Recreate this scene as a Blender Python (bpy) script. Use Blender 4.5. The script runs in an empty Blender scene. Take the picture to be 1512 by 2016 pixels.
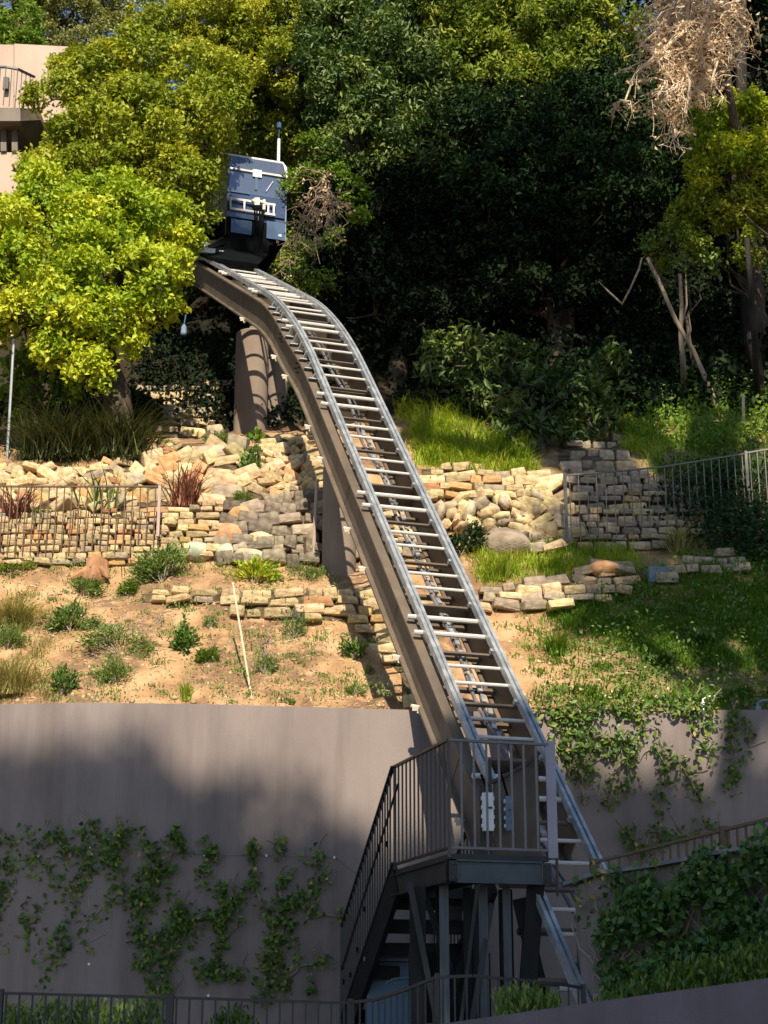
import bpy, math, random
import numpy as np
from mathutils import Vector, Matrix
from math import sin, cos, tan, radians, pi, atan2, sqrt

rng = np.random.default_rng(7)
random.seed(7)
scene = bpy.context.scene
C = scene.collection

# ------------------------------------------------------------------ camera, light, exposure
F = 3300.0                       # focal length in photo pixels (photo is 1512 x 2016)
PITCH = radians(17.2)
CZ = 1.6
cp, sp = cos(PITCH), sin(PITCH)
cam = bpy.data.cameras.new('camera')
cam.sensor_fit = 'VERTICAL'; cam.sensor_height = 24.0; cam.lens = 24.0 * F / 2016.0
cam.clip_end = 2000; cam.clip_start = 0.1
camo = bpy.data.objects.new('camera', cam); C.objects.link(camo)
camo.location = (0, 0, CZ); camo.rotation_euler = (pi / 2 + PITCH, 0, 0)
scene.camera = camo

SUN_EL, SUN_AZ = radians(41), radians(3)       # sun behind the camera, rather high
D = Vector((sin(SUN_AZ) * cos(SUN_EL), -cos(SUN_AZ) * cos(SUN_EL), sin(SUN_EL)))   # towards the sun
world = bpy.data.worlds.new('World'); scene.world = world; world.use_nodes = True
nt = world.node_tree; nt.nodes.clear()
sky = nt.nodes.new('ShaderNodeTexSky'); sky.sky_type = 'NISHITA'; sky.sun_disc = False
sky.sun_elevation = SUN_EL; sky.sun_rotation = pi - SUN_AZ
sky.air_density = 1.2; sky.dust_density = 0.4; sky.ozone_density = 3.0
bg = nt.nodes.new('ShaderNodeBackground'); bg.inputs[1].default_value = 0.08
wo = nt.nodes.new('ShaderNodeOutputWorld')
nt.links.new(sky.outputs[0], bg.inputs[0]); nt.links.new(bg.outputs[0], wo.inputs[0])
sl = bpy.data.lights.new('sun', 'SUN'); sl.energy = 5.0; sl.angle = radians(0.53); sl.color = (1.0, 0.90, 0.71)
so = bpy.data.objects.new('sun', sl); C.objects.link(so); so.location = D * 60
so.rotation_euler = D.to_track_quat('Z', 'Y').to_euler()
vs = scene.view_settings
vs.view_transform = 'Standard'; vs.look = 'None'; vs.gamma = 1.0; vs.use_curve_mapping = False; vs.exposure = 0.72
scene.cycles.max_bounces = 6; scene.cycles.transparent_max_bounces = 6

# ------------------------------------------------------------------ helpers
def P(px, py, Y):
    v = (1008 - py) / F; u = (px - 756) / F
    k = Y / (cp - v * sp)
    return Vector((u * k, Y, CZ + (sp + v * cp) * k))
def zrel(py, Y):
    v = (1008 - py) / F
    return CZ + (sp + v * cp) * Y / (cp - v * sp)
def PXM(p):                       # photo pixels per metre at a world point
    return F / (p[1] * cp + (p[2] - CZ) * sp)

def tag(o, label=None, cat=None, group=None, kind=None):
    if label: o['label'] = label
    if cat: o['category'] = cat
    if group: o['group'] = group
    if kind: o['kind'] = kind
    return o
def empty(name, loc, label, cat, group=None):
    o = bpy.data.objects.new(name, None); C.objects.link(o); o.location = loc
    o.empty_display_size = 0.2
    return tag(o, label, cat, group)
def adopt(o, parent):
    o.parent = parent
    o.matrix_parent_inverse = Matrix.Translation(-Vector(parent.location)) if parent.type == 'EMPTY' else parent_inv(parent)
    return o
def new_obj(name, me, mat=None, parent=None):
    if mat and not me.materials: me.materials.append(mat)
    o = bpy.data.objects.new(name, me); C.objects.link(o)
    if parent is not None:
        if parent.type == 'EMPTY': adopt(o, parent)
        else:
            o.parent = parent
            o.matrix_parent_inverse = parent_inv(parent)
    return o
def parent_inv(p):
    m = Matrix.LocRotScale(p.location, p.rotation_euler, p.scale)
    if p.parent is not None: pass
    return m.inverted()

class MB:
    def __init__(s): s.v = []; s.f = []; s.sm = False
    def add(s, vs_, fs_):
        n = len(s.v); s.v += [tuple(q) for q in vs_]; s.f += [tuple(i + n for i in f) for f in fs_]
        return s
    def box(s, c, size, M=None):
        hx, hy, hz = size[0] / 2, size[1] / 2, size[2] / 2
        vv = [Vector((x, y, z)) for x in (-hx, hx) for y in (-hy, hy) for z in (-hz, hz)]
        if M is not None: vv = [M @ q for q in vv]
        c = Vector(c)
        return s.add([q + c for q in vv], [(0,1,3,2),(4,6,7,5),(0,4,5,1),(2,3,7,6),(0,2,6,4),(1,5,7,3)])
    def bar(s, a, b, w, h, up=(0, 0, 1)):        # rectangular bar from a to b
        a, b = Vector(a), Vector(b); d = (b - a); L = d.length
        if L < 1e-6: return s
        d.normalize(); upv = Vector(up)
        x = d.cross(upv)
        if x.length < 1e-4: x = d.cross(Vector((0, 1, 0)))
        x.normalize(); y = x.cross(d)
        vv = []
        for p in (a, b):
            for i, j in ((-1,-1),(1,-1),(1,1),(-1,1)): vv.append(p + x * (i * w / 2) + y * (j * h / 2))
        return s.add(vv, [(0,1,2,3),(7,6,5,4),(0,4,5,1),(1,5,6,2),(2,6,7,3),(3,7,4,0)])
    def tube(s, pts, r, n=6, cap=True):
        pts = [Vector(p) for p in pts]; m = len(pts)
        rs = r if hasattr(r, '__len__') else [r] * m
        vv = []; ref = None
        for i, p in enumerate(pts):
            d = (pts[min(i + 1, m - 1)] - pts[max(i - 1, 0)])
            if d.length < 1e-7: d = Vector((0, 0, 1))
            d.normalize()
            if ref is None: ref = Vector((1, 0, 0)) if abs(d.x) < .9 else Vector((0, 0, 1))
            x = (ref - d * ref.dot(d))
            if x.length < 1e-4: x = d.orthogonal()
            x.normalize(); ref = x; y = d.cross(x)
            for k in range(n):
                t = 2 * pi * k / n
                vv.append(p + x * (cos(t) * rs[i]) + y * (sin(t) * rs[i]))
        ff = [(i*n+k, i*n+(k+1)%n, (i+1)*n+(k+1)%n, (i+1)*n+k) for i in range(m-1) for k in range(n)]
        if cap: ff += [tuple(range(n))[::-1], tuple((m-1)*n+k for k in range(n))]
        return s.add(vv, ff)
    def prism(s, poly, offset):                 # poly: list of 3-D points, extruded by a vector
        n = len(poly); offset = Vector(offset)
        vv = [Vector(q) for q in poly] + [Vector(q) + offset for q in poly]
        ff = [tuple(range(n)), tuple(range(2*n-1, n-1, -1))] + [(i, i+n, (i+1)%n+n, (i+1)%n) for i in range(n)]
        return s.add(vv, ff)
    def sweep(s, centre, frames, prof):          # prof: (lateral, normal) points swept along centre with frames (lat, nrm)
        n = len(prof); vv = []
        for c, (la, nr) in zip(centre, frames):
            for (a, b) in prof: vv.append(c + la * a + nr * b)
        m = len(centre)
        ff = [(i*n+k, (i+1)*n+k, (i+1)*n+(k+1)%n, i*n+(k+1)%n) for i in range(m-1) for k in range(n)]
        ff += [tuple(range(n)), tuple((m-1)*n+k for k in reversed(range(n)))]
        return s.add(vv, ff)
    def mesh(s, name, smooth=False):
        me = bpy.data.meshes.new(name); me.from_pydata([tuple(q) for q in s.v], [], s.f); me.update()
        import bmesh
        bm = bmesh.new(); bm.from_mesh(me); bmesh.ops.recalc_face_normals(bm, faces=bm.faces); bm.to_mesh(me); bm.free()
        if smooth: me.shade_smooth()
        return me
    def build(s, name, mat, parent=None, smooth=False):
        return new_obj(name, s.mesh(name, smooth), mat, parent)

def tri_mesh(name, V, T, rnd=None):
    me = bpy.data.meshes.new(name)
    V = np.ascontiguousarray(V, dtype=np.float32); T = np.ascontiguousarray(T, dtype=np.int32)
    me.vertices.add(len(V)); me.vertices.foreach_set('co', V.ravel())
    me.loops.add(T.size); me.loops.foreach_set('vertex_index', T.ravel())
    me.polygons.add(len(T)); me.polygons.foreach_set('loop_start', np.arange(len(T), dtype=np.int32) * 3)
    me.update(calc_edges=True)
    if rnd is not None:
        a = me.attributes.new('rnd', 'FLOAT', 'FACE'); a.data.foreach_set('value', np.ascontiguousarray(rnd, dtype=np.float32))
    return me

def unit(a): return a / np.maximum(np.linalg.norm(a, axis=-1, keepdims=True), 1e-9)
def leaves(c, size, aspect=.55, up=.5, axis=None, norm=None, rnd=None, fold=.12, jit=.35, kink=False):
    """arrays for leaf-shaped folded faces; c (n,3), size scalar or (n,)"""
    n = len(c)
    size = np.broadcast_to(np.asarray(size, float), (n,)) * (1 + jit * (rng.random(n) - .5) * 2)
    a = rng.normal(size=(n, 3)) if axis is None else axis + rng.normal(size=(n, 3)) * .35
    a = unit(a)
    nn = rng.normal(size=(n, 3)) * .8
    if norm is not None: nn = nn + norm * 1.1
    nn = nn + np.array([0, 0, 1.]) * up * 2
    nn = nn - a * (nn * a).sum(1, keepdims=True); nn = unit(nn)
    b = np.cross(nn, a)
    l = size[:, None]; w = l * aspect
    base = c - a * l * .5; tip = c + a * l * .5 - nn * l * .08
    mid = c + a * l * .02
    V = np.stack([base, mid + b * w * .5 + nn * l * fold, tip, mid - b * w * .5 + nn * l * fold], 1).reshape(-1, 3)
    i = np.arange(n)[:, None] * 4
    T = np.concatenate([i + [0, 3, 2], i + [0, 2, 1]], 1).reshape(-1, 3)
    r = rng.random(n) if rnd is None else rnd
    return V, T, np.repeat(r, 2)
def join(parts):
    V, T, R = [], [], []; n = 0
    for v, t, r in parts:
        V.append(v); T.append(t + n); R.append(r); n += len(v)
    return np.concatenate(V), np.concatenate(T), np.concatenate(R)
def blades(base, h, w, lean, rnd=None, curve=.35, dirs=None):
    """grass or strap blades: 3 tris each, bending over"""
    n = len(base); h = np.broadcast_to(h, (n,)) * (.6 + .6 * rng.random(n)); th = rng.random(n) * 2 * pi
    d = np.stack([np.cos(th), np.sin(th), np.zeros(n)], 1) if dirs is None else dirs
    ln = (lean * (.25 + rng.random(n)))[:, None]
    s = np.stack([-d[:, 1], d[:, 0], np.zeros(n)], 1)
    tw = rng.normal(size=(n, 1)) * .6
    s = unit(s * np.cos(tw) + d * np.sin(tw)) * (w * .5)
    H = h[:, None]; z = np.array([0, 0, 1.])
    p0 = base; p1 = base + z * H * .55 + d * H * ln * .35; p2 = base + z * H * (1 - curve * ln) + d * H * ln
    V = np.stack([p0 - s, p0 + s, p1 - s * .9, p1 + s * .9, p2], 1).reshape(-1, 3)
    i = np.arange(n)[:, None] * 5
    T = np.concatenate([i + [0, 1, 3], i + [0, 3, 2], i + [2, 3, 4]], 1).reshape(-1, 3)
    r = rng.random(n) if rnd is None else rnd
    return V, T, np.repeat(r, 3)

# ------------------------------------------------------------------ materials
def mat_base(name):
    m = bpy.data.materials.new(name); m.use_nodes = True; nt = m.node_tree
    return m, nt, nt.nodes['Principled BSDF']
def noise_mat(name, c1, c2, scale=5, rough=.8, bump=.2, bscale=None, metal=0, c3=None, spec=.3, detail=8, stretch=None, objrand=0, bdist=.02, lo=.35, hi=.65):
    m, nt, b = mat_base(name); L = nt.links
    tc = nt.nodes.new('ShaderNodeTexCoord'); mp = nt.nodes.new('ShaderNodeMapping')
    L.new(tc.outputs['Object'], mp.inputs[0])
    if stretch: mp.inputs['Scale'].default_value = stretch
    n1 = nt.nodes.new('ShaderNodeTexNoise'); n1.inputs['Scale'].default_value = scale; n1.inputs['Detail'].default_value = detail
    L.new(mp.outputs[0], n1.inputs['Vector'])
    cr = nt.nodes.new('ShaderNodeValToRGB'); e = cr.color_ramp.elements
    e[0].position = lo; e[0].color = (*c1, 1); e[1].position = hi; e[1].color = (*c2, 1)
    if c3: q = e.new((lo + hi) / 2); q.color = (*c3, 1)
    L.new(n1.outputs[0], cr.inputs[0]); col = cr.outputs[0]
    if objrand:
        oi = nt.nodes.new('ShaderNodeObjectInfo'); hs = nt.nodes.new('ShaderNodeHueSaturation')
        mr = nt.nodes.new('ShaderNodeMapRange'); mr.inputs[3].default_value = 1 - objrand; mr.inputs[4].default_value = 1 + objrand
        L.new(oi.outputs['Random'], mr.inputs[0]); L.new(mr.outputs[0], hs.inputs['Value'])
        m2 = nt.nodes.new('ShaderNodeMath'); m2.operation = 'MULTIPLY'; m2.inputs[1].default_value = 7.31
        fr = nt.nodes.new('ShaderNodeMath'); fr.operation = 'FRACT'
        L.new(oi.outputs['Random'], m2.inputs[0]); L.new(m2.outputs[0], fr.inputs[0])
        mr2 = nt.nodes.new('ShaderNodeMapRange'); mr2.inputs[3].default_value = .484; mr2.inputs[4].default_value = .515
        L.new(fr.outputs[0], mr2.inputs[0]); L.new(mr2.outputs[0], hs.inputs['Hue'])
        L.new(col, hs.inputs['Color']); col = hs.outputs[0]
    L.new(col, b.inputs['Base Color'])
    b.inputs['Roughness'].default_value = rough; b.inputs['Metallic'].default_value = metal
    b.inputs['Specular IOR Level'].default_value = spec
    if bump:
        n2 = nt.nodes.new('ShaderNodeTexNoise'); n2.inputs['Scale'].default_value = bscale or scale * 4; n2.inputs['Detail'].default_value = 6
        L.new(mp.outputs[0], n2.inputs['Vector'])
        bp = nt.nodes.new('ShaderNodeBump'); bp.inputs['Strength'].default_value = bump; bp.inputs['Distance'].default_value = bdist
        L.new(n2.outputs[0], bp.inputs['Height']); L.new(bp.outputs[0], b.inputs['Normal'])
    return m
def leaf_mat(name, cols, rough=.5, trans=.35, tcol=None, spec=.35):
    m, nt, b = mat_base(name); L = nt.links
    at = nt.nodes.new('ShaderNodeAttribute'); at.attribute_name = 'rnd'
    cr = nt.nodes.new('ShaderNodeValToRGB'); e = cr.color_ramp.elements
    e[0].color = (*cols[0], 1); e[1].color = (*cols[-1], 1)
    for i in range(1, len(cols) - 1):
        q = e.new(i / (len(cols) - 1)); q.color = (*cols[i], 1)
    L.new(at.outputs['Fac'], cr.inputs[0]); L.new(cr.outputs[0], b.inputs['Base Color'])
    b.inputs['Roughness'].default_value = rough; b.inputs['Specular IOR Level'].default_value = spec
    tr = nt.nodes.new('ShaderNodeBsdfTranslucent'); mx = nt.nodes.new('ShaderNodeMixShader')
    mixc = nt.nodes.new('ShaderNodeMix'); mixc.data_type = 'RGBA'; mixc.blend_type = 'MULTIPLY'; mixc.inputs[0].default_value = 1
    L.new(cr.outputs[0], mixc.inputs[6]); mixc.inputs[7].default_value = (*(tcol or (1.5, 1.35, .5)), 1)
    L.new(mixc.outputs[2], tr.inputs[0]); mx.inputs[0].default_value = trans
    out = nt.nodes['Material Output']
    L.new(b.outputs[0], mx.inputs[1]); L.new(tr.outputs[0], mx.inputs[2]); L.new(mx.outputs[0], out.inputs[0])
    return m

M = {}
M['stucco'] = noise_mat('stucco', (.20, .162, .152), (.25, .205, .192), 1.3, .9, .25, 60, stretch=(1, 1, .45), spec=.15, bdist=.01)
M['front_stucco'] = noise_mat('front_stucco', (.15, .125, .135), (.18, .15, .165), 2, .9, .3, 50, spec=.15, bdist=.01)
M['house'] = noise_mat('house_stucco', (.42, .305, .245), (.50, .37, .30), 1, .9, .2, 40)
M['soil'] = noise_mat('soil', (.26, .15, .078), (.47, .30, .17), 2.6, .95, 1.0, 14, c3=(.385, .23, .12), spec=.1, bdist=.05)
M['girder'] = noise_mat('girder_paint', (.085, .066, .05), (.135, .105, .08), 2.5, .55, .05, 30, spec=.4)
M['column'] = noise_mat('column_paint', (.205, .155, .125), (.25, .19, .15), 2, .8, .1, 30, spec=.25)
M['galv'] = noise_mat('galvanised_steel', (.30, .32, .34), (.54, .55, .56), 7, .42, .05, 60, metal=.55, spec=.5)
M['white_tube'] = noise_mat('pale_tube', (.46, .43, .40), (.66, .62, .58), 9, .45, .03, 60, metal=.15, spec=.5)
M['dark_iron'] = noise_mat('dark_iron', (.012, .011, .013), (.026, .022, .024), 6, .45, .05, 40, spec=.5)
M['brown_iron'] = noise_mat('brown_iron', (.025, .019, .018), (.045, .033, .03), 6, .4, .05, 40, spec=.5)
M['steel_dark'] = noise_mat('dark_steel', (.009, .011, .013), (.02, .023, .025), 4, .5, .08, 30, spec=.4)
M['steel_black'] = noise_mat('black_steel', (.004, .0045, .006), (.010, .011, .013), 4, .55, .08, 30, spec=.25)
M['steel_grey'] = noise_mat('grey_steel', (.045, .055, .065), (.075, .09, .10), 4, .5, .08, 30, spec=.4)
M['rail_grey'] = noise_mat('light_grey_steel', (.10, .09, .10), (.17, .155, .17), 6, .4, .05, 40, spec=.5)  # lighter grey puts the front bars' highlights into the colour
M['plate'] = noise_mat('mauve_plate', (.26, .24, .29), (.33, .30, .36), 4, .5, .05, 30, spec=.4)
M['fence_rust'] = noise_mat('rusty_fence', (.075, .045, .03), (.13, .08, .055), 8, .7, .1, 40)
M['fence_grey'] = noise_mat('grey_fence', (.12, .11, .10), (.20, .185, .17), 8, .6, .1, 40, metal=.3)
M['fence_tan'] = noise_mat('tan_fence', (.10, .07, .045), (.155, .11, .07), 8, .7, .1, 40)
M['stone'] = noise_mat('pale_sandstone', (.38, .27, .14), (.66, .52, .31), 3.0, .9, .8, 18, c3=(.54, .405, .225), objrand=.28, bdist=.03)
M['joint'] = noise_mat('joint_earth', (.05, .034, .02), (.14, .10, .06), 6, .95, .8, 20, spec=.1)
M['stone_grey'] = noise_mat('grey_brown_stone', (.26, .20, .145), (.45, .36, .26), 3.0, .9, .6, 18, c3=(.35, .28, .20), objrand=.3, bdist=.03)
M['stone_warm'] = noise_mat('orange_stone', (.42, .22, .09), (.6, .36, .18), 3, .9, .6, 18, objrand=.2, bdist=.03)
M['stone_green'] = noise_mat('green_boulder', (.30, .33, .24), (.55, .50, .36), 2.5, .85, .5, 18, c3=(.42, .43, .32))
M['bark'] = noise_mat('bark', (.045, .034, .025), (.11, .08, .055), 9, .9, .8, 30, stretch=(1, 1, .25))
M['bark_dark'] = noise_mat('dark_bark', (.012, .010, .009), (.035, .028, .022), 9, .9, .8, 30, stretch=(1, 1, .25))
M['bark_pale'] = noise_mat('pale_bark', (.20, .14, .095), (.33, .25, .18), 9, .9, .6, 30, stretch=(1, 1, .25))
M['dry'] = noise_mat('dry_twig', (.42, .30, .20), (.85, .70, .52), 2.2, .9, .3, 30)
M['stem'] = noise_mat('vine_stem', (.22, .17, .13), (.34, .28, .22), 9, .9, .3, 30)
M['stake'] = noise_mat('wood_stake', (.50, .38, .24), (.68, .56, .40), 9, .8, .3, 30, stretch=(1, 1, .2))
M['pinkpost'] = noise_mat('weathered_post', (.38, .26, .22), (.48, .36, .31), 6, .8, .3, 30, stretch=(1, 1, .3))
M['concrete'] = noise_mat('concrete', (.15, .15, .155), (.23, .23, .235), 5, .9, .3, 30)
M['road'] = noise_mat('asphalt', (.04, .04, .042), (.07, .068, .066), 6, .9, .4, 80)
M['blue'] = noise_mat('blue_plastic', (.05, .10, .17), (.07, .13, .21), 2, .45, .03, 20, spec=.4)
M['bluegrey'] = noise_mat('blue_grey_cover', (.13, .19, .27), (.20, .27, .36), 4, .7, .1, 20)
M['white'] = noise_mat('white_enclosure', (.70, .71, .74), (.80, .81, .84), 4, .4, .02, 20, spec=.5)
M['stump'] = noise_mat('stump_wood', (.22, .10, .05), (.42, .22, .12), 7, .9, .8, 20, stretch=(1, 1, .25))
M['navy'] = noise_mat('navy_paint', (.02, .035, .09), (.03, .05, .12), 2, .35, .02, 20, metal=.2, spec=.7)
M['panel_blue'] = noise_mat('steel_blue_panel', (.045, .085, .16), (.07, .115, .21), 3, .35, .02, 20, metal=.2, spec=.6)
M['black'] = noise_mat('black_rubber', (.0015, .002, .003), (.004, .005, .006), 4, .8, .05, 20, spec=.08)
M['cream'] = noise_mat('cream_part', (.58, .50, .40), (.72, .66, .55), 5, .6, .1, 20)
gm, gnt, gb = mat_base('cab_glass')
gb.inputs['Base Color'].default_value = (.26, .31, .42, 1); gb.inputs['Roughness'].default_value = .04; gb.inputs['Specular IOR Level'].default_value = 1.0; gb.inputs['Metallic'].default_value = .5
_t = gnt.nodes.new('ShaderNodeBsdfTransparent'); _t.inputs[0].default_value = (.62, .70, .85, 1)
_m = gnt.nodes.new('ShaderNodeMixShader'); _m.inputs[0].default_value = .5
gnt.links.new(gb.outputs[0], _m.inputs[1]); gnt.links.new(_t.outputs[0], _m.inputs[2]); gnt.links.new(_m.outputs[0], gnt.nodes['Material Output'].inputs[0])
M['gloss_navy'] = noise_mat('gloss_navy', (.045, .065, .13), (.06, .085, .17), 2, .12, .02, 20, metal=.2, spec=.8)
M['glass'] = gm
L_ = leaf_mat
M['lf_bright'] = L_('leaf_yellow_green', [(.10, .19, .012), (.25, .36, .018), (.42, .48, .028), (.58, .56, .05)], .55, .30)
M['lf_bright2'] = L_('leaf_olive_yellow', [(.08, .13, .012), (.20, .26, .02), (.36, .39, .035), (.52, .47, .06)], .55, .30)
M['lf_pale'] = L_('leaf_pale_olive', [(.14, .16, .05), (.20, .215, .07), (.26, .26, .09)], .6, .3)
M['lf_fresh'] = L_('leaf_fresh_green', [(.07, .14, .015), (.14, .24, .02), (.20, .29, .03)], .5, .4)
M['lf_mid'] = L_('leaf_mid_green', [(.04, .075, .012), (.10, .155, .02), (.24, .29, .04), (.38, .38, .08)], .55, .25, None, .15)
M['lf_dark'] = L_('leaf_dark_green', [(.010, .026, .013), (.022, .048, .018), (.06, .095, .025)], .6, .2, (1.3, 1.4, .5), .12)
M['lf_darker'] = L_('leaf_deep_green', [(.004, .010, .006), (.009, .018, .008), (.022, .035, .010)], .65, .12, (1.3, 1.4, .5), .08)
M['lf_silver'] = L_('leaf_glossy_green', [(.02, .05, .018), (.08, .13, .03), (.30, .34, .10)], .45, .2, (1.3, 1.4, .5), .3)
M['lf_vine'] = L_('vine_leaf', [(.035, .085, .02), (.07, .145, .025), (.13, .22, .035), (.24, .28, .06)], .45, .3)
M['lf_ivy'] = L_('ivy_leaf', [(.03, .085, .025), (.07, .15, .035), (.15, .25, .06)], .45, .3)
M['lf_yellow'] = L_('fallen_yellow_leaf', [(.45, .34, .12), (.5, .3, .16)], .6, .2)
M['lf_red'] = L_('flax_red', [(.13, .045, .03), (.24, .09, .055), (.34, .16, .09)], .5, .25, (1.3, 1, .7))
M['lf_sage'] = L_('sage_leaf', [(.09, .16, .03), (.16, .25, .06), (.28, .35, .11)], .6, .3)
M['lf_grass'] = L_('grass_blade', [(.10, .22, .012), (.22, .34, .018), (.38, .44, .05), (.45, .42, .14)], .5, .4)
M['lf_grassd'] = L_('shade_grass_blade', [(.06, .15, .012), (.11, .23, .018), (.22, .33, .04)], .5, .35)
M['lf_straw'] = L_('straw_blade', [(.30, .27, .10), (.42, .36, .15), (.20, .24, .06)], .6, .3)
M['lf_dry'] = L_('dry_leaf', [(.34, .20, .10), (.60, .42, .25), (.82, .66, .44)], .7, .25, (1.2, 1, .8))
M['lf_olive'] = L_('strap_olive', [(.016, .028, .007), (.035, .05, .012), (.12, .13, .04)], .5, .2)
M['lf_lav'] = L_('lavender_flower', [(.22, .15, .30), (.30, .24, .38)], .7, .2)

def streaks(m, col, amt):
    nt = m.node_tree; L = nt.links; b = nt.nodes['Principled BSDF']; src = b.inputs['Base Color'].links[0].from_socket
    tc = nt.nodes.new('ShaderNodeTexCoord'); mp = nt.nodes.new('ShaderNodeMapping'); L.new(tc.outputs['Object'], mp.inputs[0]); mp.inputs['Scale'].default_value = (1.6, 1.6, .13)
    n = nt.nodes.new('ShaderNodeTexNoise'); n.inputs['Scale'].default_value = 2.2; n.inputs['Detail'].default_value = 7; n.inputs['Roughness'].default_value = .6; L.new(mp.outputs[0], n.inputs[0])
    q = nt.nodes.new('ShaderNodeMapRange'); q.inputs[1].default_value = .46; q.inputs[2].default_value = .72; q.inputs[4].default_value = amt; L.new(n.outputs[0], q.inputs[0])
    x = nt.nodes.new('ShaderNodeMix'); x.data_type = 'RGBA'; L.new(q.outputs[0], x.inputs[0]); L.new(src, x.inputs[6]); x.inputs[7].default_value = (*col, 1); L.new(x.outputs[2], b.inputs['Base Color'])
streaks(M['stucco'], (.10, .08, .073), .5)
streaks(M['front_stucco'], (.10, .085, .09), .5)
streaks(M['girder'], (.19, .12, .07), .45)
streaks(M['column'], (.13, .10, .08), .6)
streaks(M['house'], (.36, .26, .19), .5)
# ------------------------------------------------------------------ terrain (heights from profiles up the slope)
COLS = {
 -600: [(1398,18.5),(1250,19.8),(1120,20.7),(1012,21.2),(1000,21.7),(905,22.3),(880,24),(868,26),(800,27.6),(600,31.5),(400,37),(250,44),(225,60),(215,90)],
 0:    [(1398,18.5),(1250,19.8),(1120,20.7),(1110,20.9),(1012,21.12),(1000,21.6),(985,21.75),(915,22.25),(892,22.7),(878,24.5),(868,26),(850,27.0),(780,27.8),(600,31.5),(400,37),(250,44),(225,60),(215,90)],
 400:  [(1398,18.5),(1250,19.7),(1190,20.2),(1120,20.8),(1108,21.0),(1000,21.3),(985,21.7),(885,22.4),(868,23.2),(862,25.4),(855,26.6),(780,27.3),(640,29.5),(560,33),(400,38),(230,44),(205,60),(200,90)],
 640:  [(1398,18.5),(1245,19.6),(1228,19.75),(1165,19.95),(1140,20.6),(1118,20.9),(985,21.35),(965,21.7),(870,22.4),(858,24.8),(840,26.6),(780,27.4),(560,31),(400,36),(180,44),(150,60),(140,90)],
 850:  [(1398,18.9),(1250,20.0),(1200,20.3),(1150,20.6),(1100,21.0),(1065,21.4),(935,21.9),(910,22.5),(805,24.6),(780,27),(700,28.5),(560,31),(400,35),(120,44),(90,60),(80,90)],
 1100: [(1398,19.0),(1262,20.0),(1205,20.35),(1150,20.55),(1105,21.2),(1085,21.5),(930,22.1),(905,22.8),(850,24.5),(830,26),(700,28.5),(560,31),(400,35),(120,44),(90,60),(80,90)],
 1300: [(1395,19.0),(1220,20.2),(1175,20.5),(1105,20.75),(1085,21.4),(930,22.3),(830,24.6),(812,26.5),(700,28.5),(560,31),(400,35),(120,44),(90,60),(80,90)],
 1512: [(1395,19.0),(1190,20.5),(1080,21.2),(960,22.2),(880,23.3),(818,25),(792,26.6),(700,28.5),(560,31),(400,35),(120,44),(90,60),(80,90)],
 2100: [(1395,19.0),(1190,20.5),(1080,21.2),(960,22.2),(880,23.3),(818,25),(792,26.6),(700,28.5),(560,31),(400,35),(120,44),(90,60),(80,90)],
}
def DM(y): return float(np.interp(y, [0, 18.5, 20.7, 22.3, 24, 25, 27, 28, 30, 33, 38, 60, 90], [.9, 19.4, 22.1, 24.2, 26.4, 27.6, 29.0, 30, 31.5, 34, 38.5, 60, 90]))
COLS = {k: [(a if j else a + 0, DM(b)) for j, (a, b) in enumerate(v)] for k, v in COLS.items()}
_cpx = np.array(sorted(COLS)); 
_prof = [(np.array([y for _, y in COLS[k]]), np.array([zrel(a, y) for a, y in COLS[k]])) for k in sorted(COLS)]
_LAT = np.random.default_rng(3).random((256, 256))
def vnoise(x, y):
    xi = np.floor(x).astype(int); yi = np.floor(y).astype(int); fx = x - xi; fy = y - yi
    fx = fx*fx*(3-2*fx); fy = fy*fy*(3-2*fy); a = _LAT[xi % 256, yi % 256]; b = _LAT[(xi+1) % 256, yi % 256]; c = _LAT[xi % 256, (yi+1) % 256]; d = _LAT[(xi+1) % 256, (yi+1) % 256]
    return (a*(1-fx)+b*fx)*(1-fy) + (c*(1-fx)+d*fx)*fy - .5
def bumps(x, y):
    return (.16*vnoise(x*1.3, y*1.1) + .10*(.5-np.abs(vnoise(x*3.1+7, y*2.3)))*1.2 - .04 + .06*vnoise(x*6.3, y*6.1+3) + np.sin(x*2.1+1.3*np.sin(y*1.7))*np.cos(y*2.7+x*.6)*.05 + np.sin(x*5.3+y*4.1)*np.sin(y*6.7-x*3.1)*.025
            + np.sin(x*11.3-y*9.1)*np.sin(y*13.7+x*7.1)*.012)
def ground_z(x, Y):
    x = np.asarray(x, float); Y = np.asarray(Y, float)
    px = np.clip(756 + F * x / (Y * 1.065), _cpx[0], _cpx[-1] - 1e-6)
    Z = np.stack([np.interp(Y, yy, zz) for yy, zz in _prof])
    i = np.clip(np.searchsorted(_cpx, px, 'right') - 1, 0, len(_cpx) - 2)
    t = (px - _cpx[i]) / (_cpx[i + 1] - _cpx[i])
    za = np.take_along_axis(Z, i[None], 0)[0]; zb = np.take_along_axis(Z, i[None] + 1, 0)[0]
    far = np.clip((Y - 27) / 8, 0, 1)
    return za * (1 - t) + zb * t + bumps(x, Y) * (1 + far * 6)
_YS = np.concatenate([np.arange(18.8, 28, .04), np.arange(28, 60, .25)])
def hitv(px, py):
    px = np.atleast_1d(np.asarray(px, float)); py = np.atleast_1d(np.asarray(py, float))
    v = (1008 - py) / F; u = (px - 756) / F
    dy = cp - v * sp; sx = u / dy; sz = (sp + v * cp) / dy
    Y = _YS[None, :].repeat(len(px), 0)
    X = sx[:, None] * Y; Zr = CZ + sz[:, None] * Y
    G = ground_z(X.ravel(), Y.ravel()).reshape(X.shape)
    h = G >= Zr
    idx = np.where(h.any(1), h.argmax(1), len(_YS) - 1)
    Yh = _YS[idx]
    return np.stack([sx * Yh, Yh, CZ + sz * Yh], 1)
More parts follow.
